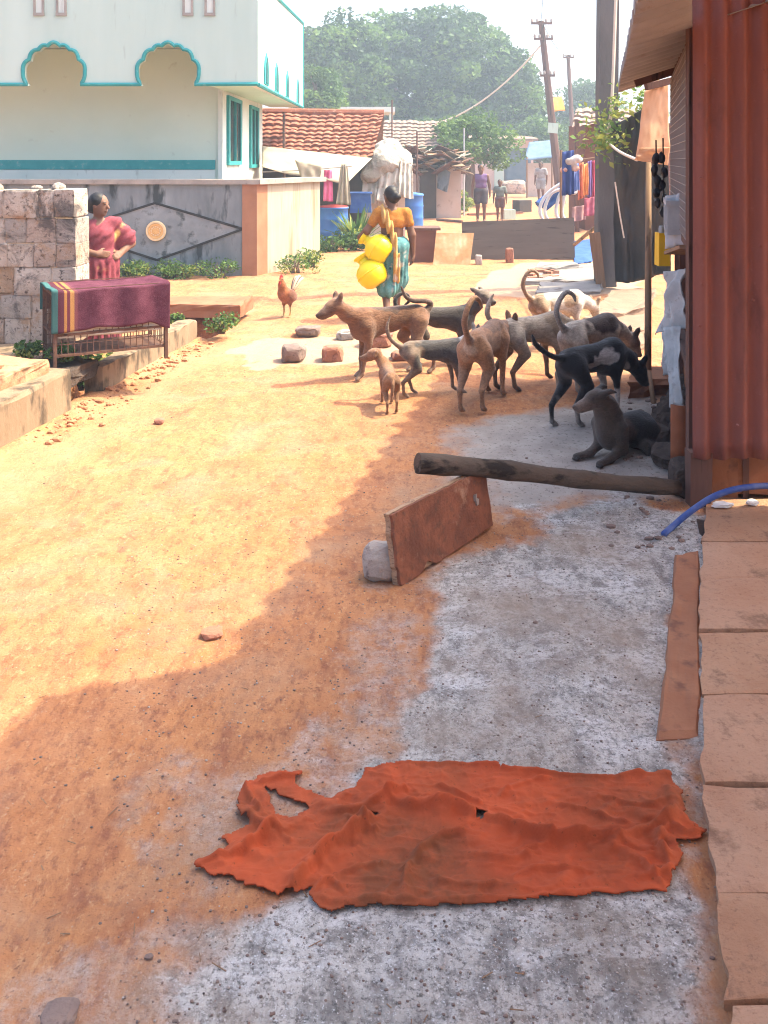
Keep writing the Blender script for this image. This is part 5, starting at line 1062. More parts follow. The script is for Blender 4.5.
# ================================================================= rooster
def rooster():
    p = G(287, 316); r = thing('rooster', 'reddish brown rooster with pale tail standing on the sunlit road', 'rooster', (p[0], p[1], gz(p[0], p[1])), D(-118)); r.scale = (1.12,)*3
    B = Body(.006); Rb = rotm(ry=-.55); bc = (.34, .115, .05)
    B.ell((0, 0, .215), (.115, .07, .078), .02, bc, Rb); B.ell((.05, 0, .235), (.065, .06, .07), .03, (.40, .15, .06)); B.chain([(.06, 0, .26), (.085, 0, .33), (.092, 0, .372)], [.055, .038, .026], .025, (.46, .16, .06)); B.ell((.10, 0, .385), (.028, .022, .025), .012, (.48, .10, .05))
    B.cap((.122, 0, .383), (.147, 0, .376), .010, .003, .004, (.5, .36, .12))
    for s in (-1, 1):
        B.chain([(-.01, s*.035, .19), (.0, s*.038, .13)], [.038, .02], .02, bc); B.chain([(.0, s*.038, .13), (-.005, s*.038, .06), (.005, s*.038, .012)], [.012, .008, .008], .006, (.45, .32, .12))
        for a in (-.5, 0, .5): B.cap((.005, s*.038, .008), (.005+.045*math.cos(a), s*.038+.045*math.sin(a), .006), .006, .004, .004, (.45, .32, .12))
        B.ell((-.01, s*.062, .22), (.085, .02, .05), .015, (.20, .07, .04), Rb); B.patch((.113, s*.02, .39), .006, (.01, .01, .01), .3, 0)
    B.build('body', M['fur'], r)
    mb = MB()
    for k, (x, z, h) in enumerate(((.118, .408, .022), (.104, .416, .026), (.09, .414, .024), (.078, .405, .018))): mb.blob((x, 0, z), (.010, .006, h), k, .1, 2)
    mb.blob((.125, 0, .355), (.009, .008, .022), 8, .1, 2); M['comb'] = mottled('red_comb', (.55, .03, .03), (.45, .02, .025), 30, None, rough=.6, bump=.2); mb.build('comb', M['comb'], r, smooth=True, local=True)
    mb = MB()
    for k in range(9):
        a = -.35+.7*k/8; t_ = np.linspace(0, 1, 6); el = 1.1-.08*abs(k-4)
        pts = np.stack([-.09-.17*t_*math.cos(a)*.8, .17*t_*math.sin(a), .235+.16*np.sin(t_*el*1.3)], -1); mb.mat(0 if k % 3 else 1).tube(pts, [.012, .016, .017, .015, .011, .004], 5)
    M['tailpale'] = mottled('pale_feathers', (.50, .34, .22), (.6, .46, .34), 20, None, rough=.7); M['taildark'] = mottled('dark_feathers', (.05, .05, .045), (.12, .07, .05), 20, None, rough=.6); mb.build('tail', [M['tailpale'], M['taildark']], r, smooth=True, local=True)
rooster()
# ================================================================= foliage
def leafmat(name, c1, c2, trans=.35):
    t = NT(name); c = t.mix(t.ramp(t.noise(3.0, 3, .6), [(.3, 0), (.7, 1)]), c1, c2); m = t.out(c, .6, None, .25)
    tr = t.n('ShaderNodeBsdfTranslucent', ins={'Color': c}); mx = t.n('ShaderNodeMixShader', ins={0: trans}); o = [n for n in t.t.nodes if n.type == 'OUTPUT_MATERIAL'][0]
    t.t.links.new(t.b.outputs[0], mx.inputs[1]); t.t.links.new(tr.outputs[0], mx.inputs[2]); t.t.links.new(mx.outputs[0], o.inputs[0]); return m
M['leafdark'] = leafmat('dark_tree_leaves', (.030, .065, .026), (.05, .10, .035)); M['leafmid'] = leafmat('mid_tree_leaves', (.05, .11, .035), (.085, .155, .05))
M['leaflight'] = leafmat('light_leaves', (.10, .19, .045), (.16, .26, .07)); M['leafyellow'] = leafmat('yellow_green_leaves', (.22, .28, .06), (.30, .33, .09)); M['bark'] = mottled('tree_bark', (.12, .085, .06), (.18, .13, .10), 6, (.06, .04, .03), 12, .6, .95, .6, 30, .02)
def leaves(mb, C, size, rng, asp=.55, up=.3, mi=None):
    n = len(C); a = rng.normal(size=(n, 3)); a[:, 2] *= .6; a /= np.linalg.norm(a, axis=1)[:, None]
    b = rng.normal(size=(n, 3)); b -= a*(a*b).sum(1)[:, None]; b /= np.linalg.norm(b, axis=1)[:, None]
    s = size*rng.uniform(.6, 1.3, (n, 1)); V = np.stack([C-a*s*.5, C+b*s*asp*.5, C+a*s*.5-np.array([0, 0, 1])*s*.15, C-b*s*asp*.5], 1).reshape(-1, 3)
    f0 = mb.n; mb.v.append(V); mb.f += [(f0+4*i, f0+4*i+1, f0+4*i+2, f0+4*i+3) for i in range(n)]; mb.m += ([mb.mi]*n if mi is None else list(mi)); mb.n += 4*n
def crown_pts(c, r, ncl, per, rc, rng, low=-.35, shell=.62):
    d = rng.normal(size=(ncl*3, 3)); d /= np.linalg.norm(d, axis=1)[:, None]; d = d[d[:, 2] > low][:ncl]; k = rng.uniform(shell, 1.0, len(d))**.6
    cc = np.asarray(c)+d*np.asarray(r)*k[:, None]; out = []; mi = []
    for i, q in enumerate(cc):
        e = rng.normal(size=(per, 3)); e /= np.linalg.norm(e, axis=1)[:, None]; e[:, 2] = e[:, 2]*.75
        rr_ = rc*rng.uniform(.6, 1.35); out.append(q+e*rr_*rng.uniform(.45, 1.0, (per, 1))**.5); base = rng.choice([0, 1, 2], p=[.45, .38, .17])
        mi.append(np.where(rng.random(per) < .8, base, rng.integers(0, 3, per)))
    return np.concatenate(out), np.concatenate(mi), cc
def tree(label, x, y, z0, ztop, rx, ry, seed, mats, ncl=60, per=220, rc=1.0, size=.3, group=None, name='tree', cat='tree', trunk_r=None, shell=.62, low=-.45, zmid=None):
    rng = np.random.default_rng(seed); rz_ = (ztop-z0)/1.75; cz = ztop-rz_; r = thing(name, label, cat, (x, y, 0), 0, group)
    C, mi, cc = crown_pts((x, y, cz), (rx-rc*.6, ry-rc*.6, rz_-rc*.6), ncl, per, rc, rng, low, shell)
    mb = MB(); leaves(mb, C, size, rng, mi=mi); mb.build('crown', mats, r)
    tr = trunk_r or .05*ztop; mb = MB(); h = z0+(ztop-z0)*.35
    mb.tube([(x, y, -.1), (x+.1*tr, y, h*.5), (x, y, h)], [tr*1.3, tr, tr*.7], 8)
    for q in cc[::max(1, len(cc)//14)]:
        m_ = np.array([x, y, h*.85])*.5+q*.5+rng.normal(size=3)*.25*rc; mb.tube([(x, y, h*.8), m_, q], [tr*.5, tr*.28, tr*.08], 5)
    mb.build('trunk', M['bark'], r); return r
LM = [M['leafdark'], M['leafmid'], M['leaflight']]
def X_(px, d): return (px-CX)*d/FOC
def Z_(py, d): return CAMH-(py-HY)*d/FOC
tree('huge dense tree with a domed crown rising above the tiled roofs', X_(428, 62), 62, Z_(150, 62), Z_(-3, 62), 6.8, 5.5, 1, LM, 260, 230, 1.25, .40, low=-.95, shell=.45)
tree('left neighbour of the huge tree with a paler rounded crown', X_(340, 58), 58, Z_(140, 58), Z_(9, 58), 3.7, 3.4, 2, LM, 120, 210, 1.05, .36, low=-.9, shell=.45)
tree('lower right shoulder tree hanging beside the leaning utility pole', X_(508, 60), 60, Z_(165, 60), Z_(42, 60), 2.6, 3.0, 3, LM, 100, 200, 1.0, .36, low=-.95, shell=.45)
tree('small round light green tree just above the tiled roof', X_(318, 44), 44, Z_(128, 44), Z_(64, 44), 1.45, 1.5, 4, [M['leafmid'], M['leaflight'], M['leafmid']], 34, 170, .55, .19)
tree('spreading light green tree in front of the huge tree', X_(470, 34), 34, Z_(172, 34), Z_(104, 34), 1.95, 1.6, 5, [M['leafmid'], M['leaflight'], M['leaflight']], 52, 150, .5, .16, shell=.3, low=-.7)
tree('pale green tree behind the far houses right of the leaning pole', X_(588, 66), 66, Z_(168, 66), Z_(78, 66), 3.4, 3, 6, LM, 60, 150, 1.0, .32)
tree('low bushy tree at the end of the road behind the leaning pole', X_(545, 55), 55, Z_(178, 55), Z_(112, 55), 2.0, 2, 7, [M['leafmid'], M['leaflight'], M['leafmid']], 40, 150, .7, .24)
tree('dark tree behind the second tiled roof', X_(420, 48), 48, Z_(165, 48), Z_(118, 48), 1.9, 1.8, 8, LM, 40, 150, .7, .22)
rng = np.random.default_rng(77); mb = MB()
for k in range(46):
    px = 200+k*11; d = 95+rng.uniform(-8, 8); h = Z_(rng.uniform(118, 145), d); C = rng.normal(size=(170, 3))*[1.5, 1.5, h*.26]+[X_(px, d), d, h*.5]; C = C[C[:, 2] > 0]; leaves(mb, C, .7, rng, mi=rng.integers(0, 3, len(C)))
tag(mb.build('treeline', LM), 'far hazy treeline behind the houses at the road end', 'treeline', kind='stuff')
def bush(label, x, y, z, w, h, seed, mats, n=700, size=.09, name='shrub', cat='shrub', group=None):
    rng = np.random.default_rng(seed); r = thing(name, label, cat, (x, y, z), 0, group); mb = MB()
    for k in range(9):
        a = rng.uniform(0, 6.3); e = (x+.5*w*math.cos(a)*rng.random(), y+.3*w*math.sin(a)*rng.random(), z+h*rng.uniform(.5, .95)); mb.tube([(x+.1*w*math.cos(a), y, z-.02), ((x+e[0])/2, y, z+h*.4), e], [.012, .009, .004], 5)
    mb.build('stem', M['bark'], r); C, mi, _ = crown_pts((x, y, z+h*.5), (w*.42, w*.35, h*.42), 16, n//16, w*.2, rng, -1, .2); C[:, 2] = np.maximum(C[:, 2], z+.01)
    mb = MB(); leaves(mb, C, size, rng, mi=mi); mb.build('foliage', mats, r); return r
LL = [M['leafmid'], M['leaflight'], M['leafyellow']]
def blades(label, p, n, L, w, seed, mats, spread=.8, name='plant', cat='plant', group=None, droop=.5):
    rng = np.random.default_rng(seed); mb = MB(); p = np.asarray(p, float)
    for k in range(n):
        a = rng.uniform(0, 2*pi); el = rng.uniform(.25, 1.0)*spread; l = L*rng.uniform(.55, 1.1); t_ = np.linspace(0, 1, 6); h = np.array([math.cos(a), math.sin(a), 0]); sd_ = np.array([-math.sin(a), math.cos(a), 0])
        c = p+h*rng.uniform(0, .06*L)+np.outer(t_*l*math.sin(el), h)+np.outer(l*(t_*math.cos(el)-droop*el*t_**2*.6), [0, 0, 1]); ww = w*np.array([.5, .9, 1, .85, .5, .08])[:, None]
        V = np.stack([c-sd_*ww, c+np.array([0, 0, -.3*w]), c+sd_*ww], 1).reshape(-1, 3); V[:, 2] = np.maximum(V[:, 2], p[2]); mb.mat(int(rng.integers(0, len(mats)))); mb.add(V, [(3*i+j, 3*i+3+j, 3*i+4+j, 3*i+1+j) for i in range(5) for j in (0, 1)])
    o = mb.build(name, mats, org=p); return tag(o, label, cat, group)
for k, (a, b, lb) in enumerate([(138, 279, 'weed tuft under the left corner of the black diamond'), (172, 277, 'weed tuft below the middle of the black diamond'), (222, 276, 'weed tuft near the brown pillar of the compound wall'), (126, 281, 'weed tuft beside the woman in the pink sari'), (188, 276, 'weed tuft right of the middle one under the diamond wall'), (297, 272, 'bright weed tuft at the foot of the white side wall'), (312, 266, 'weed tuft at the far end of the white side wall')]):
    p = G(a, b); bush(lb, p[0], 13.35 if k < 5 else p[1]-.2, gz(p[0], p[1]), .5+.1*(k % 3), .26 if k < 5 else .3, 20+k, LL, 520, .05, 'weed', 'weed', 'weeds along the compound wall')
for k, (a, b, w, h, lb) in enumerate([(222, 326, .42, .24, 'green weeds spilling over the end of the open drain'), (176, 326, .25, .26, 'upright green weed behind the leg of the wire cage'), (28, 350, .28, .16, 'small leafy weed on the ledge under the block wall'), (60, 352, .3, .12, 'low dark weed on the plinth left of the cage')]):
    p = G(a, b, .1 if k < 2 else .33); bush(lb, p[0], p[1], p[2]-.06, w*.85, h*.8, 40+k, LL, 420, .045, 'weed', 'weed', 'weeds round the drain')
bush('low plants growing inside the drain behind the cage bars', -2.42, 7.3, -.1, .5, .35, 50, LL, 700, .05, 'weed', 'weed', 'weeds round the drain')

# ================================================================= tiled hut and its clutter
t = NT('clay_tiles'); c = t.mix(t.ramp(t.noise(2.5, 5, .7), [(.35, 0), (.65, 1)]), (.33, .12, .07), (.20, .08, .055)); c = t.mix(t.ramp(t.noise(9, 4, .7), [(.55, 0), (.7, .8)]), c, (.50, .33, .25)); M['tiles'] = t.out(c, .9, t.bump(t.noise(20, 4), .4, .02), .1)
M['faded'] = mottled('faded_clay_tiles', (.28, .19, .15), (.22, .16, .13), 3, (.36, .28, .22), 9, .6, .9, .4, 20, .02)
M['dirtywall'] = mottled('dirty_house_wall', (.42, .36, .32), (.52, .46, .42), 1.5, (.25, .2, .17), 4, .6, .9, .3); M['darkwall'] = mottled('dark_shade_wall', (.05, .045, .045), (.09, .075, .065), 3, None, rough=.95)
def tile_roof(a0, a1, b0, b1, rows, tw, name, m, parent, amp=.04):
    a0, a1, b0, b1 = map(np.asarray, (a0, a1, b0, b1)); N = unit(np.cross(a1-a0, b0-a0)); nu = int(np.linalg.norm(a1-a0)/tw*6); per = 4; nv = rows*per
    def fn(u, v):
        Q = a0*((1-u)*(1-v))[..., None]+a1*(u*(1-v))[..., None]+b1*(u*v)[..., None]+b0*((1-u)*v)[..., None]
        ph = v*rows-np.floor(v*rows-1e-6); row = np.floor(v*rows-1e-6); n_ = np.linalg.norm(a1-a0)/tw; s_ = u*n_+.5*(row % 2)*0
        h = amp*1.3*(1-ph)+amp*.8*np.abs(np.sin(pi*s_))+amp*.5*vnoise(np.stack([np.floor(s_)*3.1, row*5.3, u*0], -1))-.06*np.sin(pi*u)*np.sin(pi*v)+.05*fbm(np.stack([u*5, v*3, u*0], -1), 2); return Q+N*h[..., None]
    mb = MB(); vs = []; 
    u = np.linspace(0, 1, nu); v = np.concatenate([np.linspace(k/rows+.0005, (k+1)/rows-.0005, per) for k in range(rows)]); U_, V_ = np.meshgrid(u, v, indexing='ij'); W = fn(U_, V_).reshape(-1, 3); nvv = len(v)
    mb.add(W, [(i*nvv+j, (i+1)*nvv+j, (i+1)*nvv+j+1, i*nvv+j+1) for i in range(nu-1) for j in range(nvv-1)]); return mb.build(name, m, parent)
ht = thing('tiled_hut', 'low hut with a sagging red tiled roof behind the compound wall', 'hut', (X_(320, 21), 21, 0))
e0, e1, r0, r1 = (X_(205, 20), 20, Z_(160, 20)), (X_(372, 20), 20.2, Z_(160, 20)), (X_(215, 22.6), 22.6, Z_(113, 22.6)), (X_(384, 22.6), 22.6, Z_(115, 22.6))
tile_roof(e0, e1, r0, r1, 11, .19, 'roof', M['tiles'], ht)
mb = MB(); mb.grid(quadfn((e0[0], 25.2, e0[2]), (e1[0]+.2, 25.2, e1[2]), r1, r0, 0), 4, 4); mb.build('rear_roof', M['faded'], ht)
mb = MB(); mb.tube([(r0[0], r0[1], r0[2]+.05), (r1[0], r1[1], r1[2]+.05)], .09, 8); mb.build('ridge', M['tiles'], ht)
mb = MB(); mb.box((X_(290, 21)-.0, 20.75, .85), (3.4, .15, 1.7)); mb.box((X_(372, 21)-.1, 22.6, .85), (.15, 3.8, 1.7)); V = np.array([[e1[0]-.15, 20.3, 1.72], [e1[0]-.15, 24.9, 1.72], [r1[0]-.2, 22.6, r1[2]-.12]]); mb.add(np.concatenate([V, V-[.12, 0, 0]]), [(0, 1, 2), (5, 4, 3), (0, 3, 4, 1), (1, 4, 5, 2), (2, 5, 3, 0)]); mb.build('wall', M['darkwall'], ht)  # hut wall coloured dark to stand for the shade under the eave
mb = MB(); mb.tube([(X_(284, 19.8), 19.8, 0), (X_(284, 19.8), 19.8, Z_(112, 19.8))], .035, 6); tag(mb.build('wooden_post', M['darkwood'], org=(X_(284, 19.8), 19.8, 0)), 'thin dark post standing before the red tiled roof', 'post')
M['beige'] = fabric('beige_tarpaulin', (.34, .29, .22), (.42, .37, .29), 3, .15); M['white'] = fabric('dirty_white_tarpaulin', (.46, .42, .36), (.58, .54, .48), 2.5, .15, .9, (.42, .32, .24)); M['pink'] = fabric('pink_cloth', (.55, .08, .20), (.62, .18, .28), 6); M['blue'] = fabric('blue_cloth', (.03, .08, .27), (.06, .13, .33), 6)
cloth('tarpaulin', M['beige'], 'beige tarpaulin sagging from the eave of the tiled hut', 'tarpaulin', quadfn(P(262, 168, 18.3), P(347, 183, 18.5), P(372, 158, 19.9), P(262, 146, 19.6), .14, 3, 3, 3, .05), 40, 20, .01)
cloth('tarpaulin_flap', M['beige'], 'torn hanging corner of the beige tarpaulin beside the pink garment', 'tarpaulin', quadfn(P(306, 193, 18.2), P(318, 190, 18.2), P(322, 166, 18.3), P(295, 160, 18.3), .06, 4, 9, 2, .03), 16, 16, .01)
cloth('pink_garment', M['pink'], 'pink garment hanging under the hut eave', 'clothes', quadfn(P(323, 201, 18.4), P(333, 202, 18.4), P(332, 170, 18.5), P(324, 170, 18.5), .04, 3, 2, 2, .03), 14, 16)
cloth('beige_garment', M['beige'], 'long beige garment hanging beside the pink one', 'clothes', quadfn(P(336, 204, 18.4), P(351, 204, 18.4), P(347, 164, 18.5), P(341, 164, 18.5), .05, 3, 4, 3, .04), 16, 18)
mb = MB(); mb.tube([P(262, 172, 18.45), P(310, 170, 18.45), P(352, 166, 18.5)], .012, 5); tag(mb.build('clothes_line', M['wire'], org=P(310, 170, 18.4)), 'thin line carrying the garments under the hut eave', 'clothes line')
sk_ = thing('tarp_shed', 'small shed smothered under a bulging dirty white tarpaulin', 'shed', G(385, 236))
mb = MB(); mb.box((X_(384, 21), 21, .75), (.95, 1.2, 1.5)); mb.build('wall', M['dirtywall'], sk_)
B = Body(.03); c0 = P(386, 168, 20.7)
B.ell(c0+[0, 0, .10], (.52, .6, .42), .1, (.44, .40, .34)); B.ell(P(372, 176, 20.5), (.30, .4, .24), .15, (.40, .35, .28)); B.ell(P(402, 160, 20.7), (.28, .4, .28), .15, (.50, .47, .42)); B.ell(P(388, 148, 20.9), (.34, .4, .26), .15, (.50, .47, .42)); B.ell(P(398, 186, 20.6), (.22, .3, .3), .15, (.42, .38, .33))
for k in range(16): B.patch(c0+RNG.uniform(-.6, .6, 3), random.uniform(.08, .2), random.choice([(.30, .22, .15), (.56, .53, .48), (.40, .33, .25)]), .5, .7, 6)
M['vtarp'] = vcol_mat('crumpled_tarpaulin', .9, 5, .3, .7, 7, .15, bd=.06); tv = B.build('tarpaulin', M['vtarp'], sk_, local=False, disp=lambda X: .07*(1-np.abs(fbm(X*3.5, 3))*2)+.03*fbm(X*9, 2)) if False else None
V, Q, C = B.mesh(lambda X: .10*np.abs(fbm(X*np.array([3.2, 3.2, 1.6]), 3))*2.2+.05*np.abs(fbm(X*7, 2))); mb = MB(); mb.add(V, Q.tolist()); tv = mb.build('tarpaulin', M['vtarp'], sk_, smooth=True)
for (qa, lbn) in ((((360, 206), (378, 203), (384, 168), (364, 172)), 0), (((376, 200), (398, 205), (404, 160), (380, 165)), 1), (((398, 196), (413, 200), (412, 165), (400, 160)), 2)):
    d = 20.15-.05*lbn; cloth('hanging_flap', M['white'], '', '', quadfn(*[P(a, b, d+(.25 if i > 1 else 0)) for i, (a, b) in enumerate(qa)], .10, 3, lbn+3, 3, .05), 24, 24, .012, tv)
ca = tv.data.color_attributes.new('Col', 'FLOAT_COLOR', 'POINT'); ca.data.foreach_set('color', np.concatenate([C, np.ones((len(C), 1))], 1).astype(np.float32).ravel())
t = NT('blue_drum_plastic'); M['drum'] = t.out(t.mix(t.ramp(t.noise(3, 4), [(.4, 0), (.7, 1)]), (.035, .14, .46), (.06, .2, .52)), .5, None, .4)
M['lidred'] = mottled('red_plastic', (.50, .06, .05), (.42, .05, .05), 8, None, rough=.5, bump=0)
def drum(label, p, r, h, lid=None):
    q = thing('drum', label, 'drum', p, 0, 'blue plastic drums'); prof = [(r*.93, 0), (r*.97, .02), (r, .06), (r, h*.3), (r*1.03, h*.33), (r, h*.36), (r, h*.64), (r*1.03, h*.67), (r, h*.70), (r*.98, h*.95), (r*1.04, h*.96), (r*1.04, h)]
    mb = MB(); mb.lathe(prof, p, 28); mb.build('body', M['drum'], q, smooth=True); mb = MB(); mb.lathe([(r*1.0, h), (r*.98, h+.02), (r*.2, h+.05)], p, 24); mb.build('lid', lid or M['drum'], q)
p = G(333, 243); drum('wide blue drum with a red lid beside the white side wall', p, .32, .76, M['lidred']); p = G(413, 229); drum('slim blue drum behind the woman carrying pots', p, .26, .88)
mb = MB(); mb.box(P(361, 203, 19.4), (.44, .4, .42), jit=.02); mb.box(P(361, 193, 19.4), (.48, .44, .04)); tag(mb.build('dark_tub', M['blue'], org=P(361, 212, 19.4)), 'dark blue square tub behind the broad leaved plant', 'tub')
blades('broad leaved light green plant beside the wide blue drum', G(357, 246)+[0, 0, .0], 85, .95, .04, 3, LL, .95); bush('dark low bush at the foot of the broad leaved plant', *G(350, 250)[:2], 0, .8, .35, 61, LM, 900, .08)
bush('dark bush between the white side wall and the blue drum', *G(330, 252)[:2], 0, .55, .3, 62, LM, 700, .07)
bush('tall leafy shrub behind the slim blue drum', *G(434, 216)[:2], 0, 1.0, 1.25, 63, LL, 1800, .12); bush('shrub with yellowing leaves left of the two walkers', *G(458, 214)[:2], 0, .9, .8, 64, [M['leaflight'], M['leafyellow'], M['leafmid']], 1200, .11)
# shack with debris roof
sx = thing('debris_shack', 'crooked shack with scrap and leaves heaped on its roof', 'shack', (X_(436, 27.5), 27.5, 0)); mb = MB(); mb.box((X_(432, 27.5), 27.8, .8), (1.7, 1.4, 1.6)); mb.build('wall', M['dirtywall'], sx)
mb = MB(); rr = random.Random(2)
for k in range(60): mb.mat(k % 3).box(P(rr.uniform(408, 466), rr.uniform(150, 172), 27+rr.uniform(-.5, .8)), (rr.uniform(.2, .8), rr.uniform(.2, .7), .02), rotm(rr.uniform(-.5, .5), rr.uniform(-.4, .6), rr.uniform(0, 3)))
mb.build('roof', [M['beige'], M['darkwood'], M['wood']], sx)
mb = MB(); mb.box((X_(428, 27), 27.02, .75), (.5, .05, 1.5)); mb.build('door', M['darkwall'], sx)
mb = MB(); mb.grid(quadfn(P(437, 188, 26.6), P(447, 192, 26.4), P(450, 172, 26.5), P(438, 165, 26.8), .05, 2, 4), 10, 10, .03); tag(mb.build('sheet_panel', M['graywall'], org=P(444, 188, 26.5)), 'pale blue grey sheet propped against the crooked shack', 'sheet')
for k, (a, y0, y1, d, lb) in enumerate([(417, 131, 212, 26.3, 'thin dark pole beside the slim blue drum'), (464, 128, 200, 28, 'thin pale pole right of the crooked shack'), (392, 100, 150, 30, 'thin pole beside the flat roofed house'), (599, 0, 140, 14.2, 'slim dark pipe standing left of the concrete utility pole')]):
    mb = MB(); mb.tube([(X_(a, d), d, 0), (X_(a, d), d, Z_(y0, d)+(3 if k == 3 else 0))], .028, 6); tag(mb.build('thin_pole', M['darkwood'] if k != 1 else M['greyplastic'], org=(X_(a, d), d, 0)), lb, 'pole')
h2 = thing('tiled_house', 'farther house with a faded tiled roof behind the shack', 'house', (X_(415, 34), 35, 0)); tile_roof((X_(378, 33), 33, Z_(148, 33)), (X_(452, 33), 33, Z_(148, 33)), (X_(384, 35.5), 35.5, Z_(121, 35.5)), (X_(446, 35.5), 35.5, Z_(121, 35.5)), 8, .25, 'roof', M['faded'], h2); mb = MB(); mb.box((X_(415, 34), 35, 1.05), (2.5, 3, 2.1)); mb.build('wall', M['dirtywall'], h2)
h3 = thing('flat_house', 'small flat roofed white house peeking over the red tiles', 'house', (X_(368, 40), 40, 0)); mb = MB(); mb.box((X_(368, 40), 41, Z_(110, 40)), (2.4, 3, .22)); mb.build('roof_slab', M['plaster'], h3); mb = MB(); mb.box((X_(362, 40), 41.3, 1.9), (1.7, 2, 3.8)); mb.build('wall', M['graywall'], h3)
mb = MB(); mb.box((X_(391, 40), 39.7, 1.9), (.18, .18, 3.8)); mb.build('column', M['leafyellow'] if False else M['cream'], h3)
# boards across the road
def plank(label, quad, th, m, name='wooden_board', lean=.06):
    q = [np.asarray(a, float) for a in quad]; N = unit(np.cross(q[1]-q[0], q[3]-q[0])); mb = MB(); mb.grid(quadfn(*q, .006, 6, 3, 0, 0, N), 14, 8, th); return tag(mb.build(name, m, org=(q[0]+q[1])/2), label, 'board')
M['greyboard'] = mottled('grey_brown_board', (.078, .060, .054), (.105, .082, .073), 3, (.04, .03, .028), 9, .6, .8, .2, stretch=(.3, 1, 2)); t = NT('stained_plywood'); wv = t.n('ShaderNodeTexWave', ins={'Vector': t.mapv((.4, .4, 1)), 'Scale': 9.0, 'Distortion': 3.0, 'Detail': 3.0}).outputs['Fac']
c = t.mix(t.ramp(t.noise(2.2, 5, .6), [(.4, 0), (.62, 1)]), (.30, .15, .07), (.48, .36, .23)); c = t.mix(t.math('MULTIPLY', wv, .5), c, (.36, .19, .09)); M['plywood'] = t.out(c, .85, None, .2); M['brownboard'] = mottled('brown_board', (.15, .06, .04), (.20, .09, .06), 3, (.15, .07, .05), 9, .6, .8, .2, stretch=(.3, 1, 2))
plank('very long grey brown board standing across the road', [P(463, 261, 15.75), P(575, 260, 15.85), P(574, 217.5, 16.0), P(462, 222, 15.9)], .04, M['greyboard'])
plank('stained plywood sheet leaning between the brown and grey boards', [G(433, 265), G(470, 265), P(474, 233, 15.35), P(436, 233, 15.35)], .02, M['plywood'])
q = thing('brown_box', 'brown wooden box with a lid left of the plywood sheet', 'box', G(423, 262)); mb = MB(); c = G(423, 262); mb.box(c+[0, .25, .27], (.46, .5, .54)); mb.build('box', M['brownboard'], q); mb = MB(); mb.box(c+[.02, .24, .565], (.56, .58, .04)); mb.build('lid', M['darkwood'], q)
rock(479, 265, 7, 11, 31, 'palestone', 'white block propping the grey board', boxy=.4, amp=.1, sub=2); rock(510, 263, 8, 16, 32, 'brick', 'red brick standing against the grey board', boxy=.35, amp=.08, sub=2)
M['flag'] = mottled('pale_flagstone', (.19, .172, .165), (.27, .247, .23), 4, (.12, .09, .075), 5, .6, .85, .4, 30, .01); M['flagbrown'] = mottled('brown_flagstone', (.20, .13, .09), (.27, .185, .135), 4, (.12, .09, .075), 5, .6, .9, .5, 25, .015)
for k, (pts, z, m, lb) in enumerate([([(522, 281), (596, 279), (600, 264), (530, 267)], .07, 'flag', 'pale flagstone lying before the long grey board'), ([(535, 268), (578, 265), (572, 261), (540, 262)], .11, 'flag', 'narrow pale stone against the base of the long board'), ([(536, 292), (600, 291), (604, 281), (540, 283)], .05, 'flag', 'pale flagstone behind the white dog'),
    ([(585, 318), (648, 308), (655, 288), (612, 290)], .10, 'flagbrown', 'brown flagstone at the foot of the black tarpaulin'), ([(578, 335), (645, 328), (650, 312), (585, 320)], .06, 'flagbrown', 'brown stone step right of the patched dog'), ([(600, 352), (648, 345), (646, 330), (590, 338)], .03, 'flagbrown', 'lowest brown stone step near the prop pole'), ([(628, 385), (668, 380), (668, 366), (632, 370)], .10, 'strip', 'stone step beside the prop pole foot')]):
    mb = MB(); poly_block(mb, [G(a, b, z)[:2] for a, b in pts], -.05, z, .02); tag(mb.build('flagstone', M[m], org=(*G(*pts[0])[:2], 0)), lb, 'flagstone')
mb = MB(); rr = random.Random(8)
for k in range(16): p = G(rr.uniform(530, 552), rr.uniform(276, 284)); mb.box(p+[0, 0, .03+.03*(k % 3)], (.22, .12, .05), rotm(rz=rr.uniform(0, 3)))
tag(mb.build('brick_pile', M['brick'], kind=None) if False else mb.build('brick_pile', M['brick']), 'small heap of broken red bricks on the pale flagstone', 'rubble', kind='stuff')

# ================================================================= right: utility pole, tarpaulin, ropes, clothes, pipes
M['polec'] = mottled('grey_concrete_pole', (.085, .082, .082), (.13, .125, .125), 3, (.07, .06, .055), 8, .6, .9, .5, 30, .01, stretch=(1, 1, .3))
bp = G(605, 286); q = thing('utility_pole', 'thick grey concrete utility pole beside the black tarpaulin', 'utility pole', bp); mb = MB(); mb.bar(bp-[0, 0, .1], bp+[.08, 0, 8.5], .26, .24, up=(0, 1, 0)); mb.build('pole', M['polec'], q)
mb = MB(); mb.bar(bp+[-.8, -.14, 7.9], bp+[.95, -.14, 7.9], .1, .1); mb.build('crossarm', M['polec'], q)
plank('weathered plank leaning on the foot of the concrete pole', [G(597, 288), G(606, 288), P(600, 232, 12.35), P(589, 233, 12.35)], .03, M['wood'])
t = NT('black_tarpaulin'); c = t.mix(t.ramp(t.noise(3, 5, .6), [(.35, 0), (.65, 1)]), (.010, .011, .013), (.022, .024, .028)); M['tarp'] = t.out(c, .5, t.bump(t.noise(5, 4), .35, .05), .5)
cloth('black_tarpaulin', M['tarp'], 'black plastic tarpaulin hung between the concrete pole and shop', 'tarpaulin', quadfn(P(616, 283, 12.3), P(668, 272, 11.8), P(668, 95, 11.4), P(612, 126, 12.3), .16, 3, 7, 2, .07), 50, 60, .006)
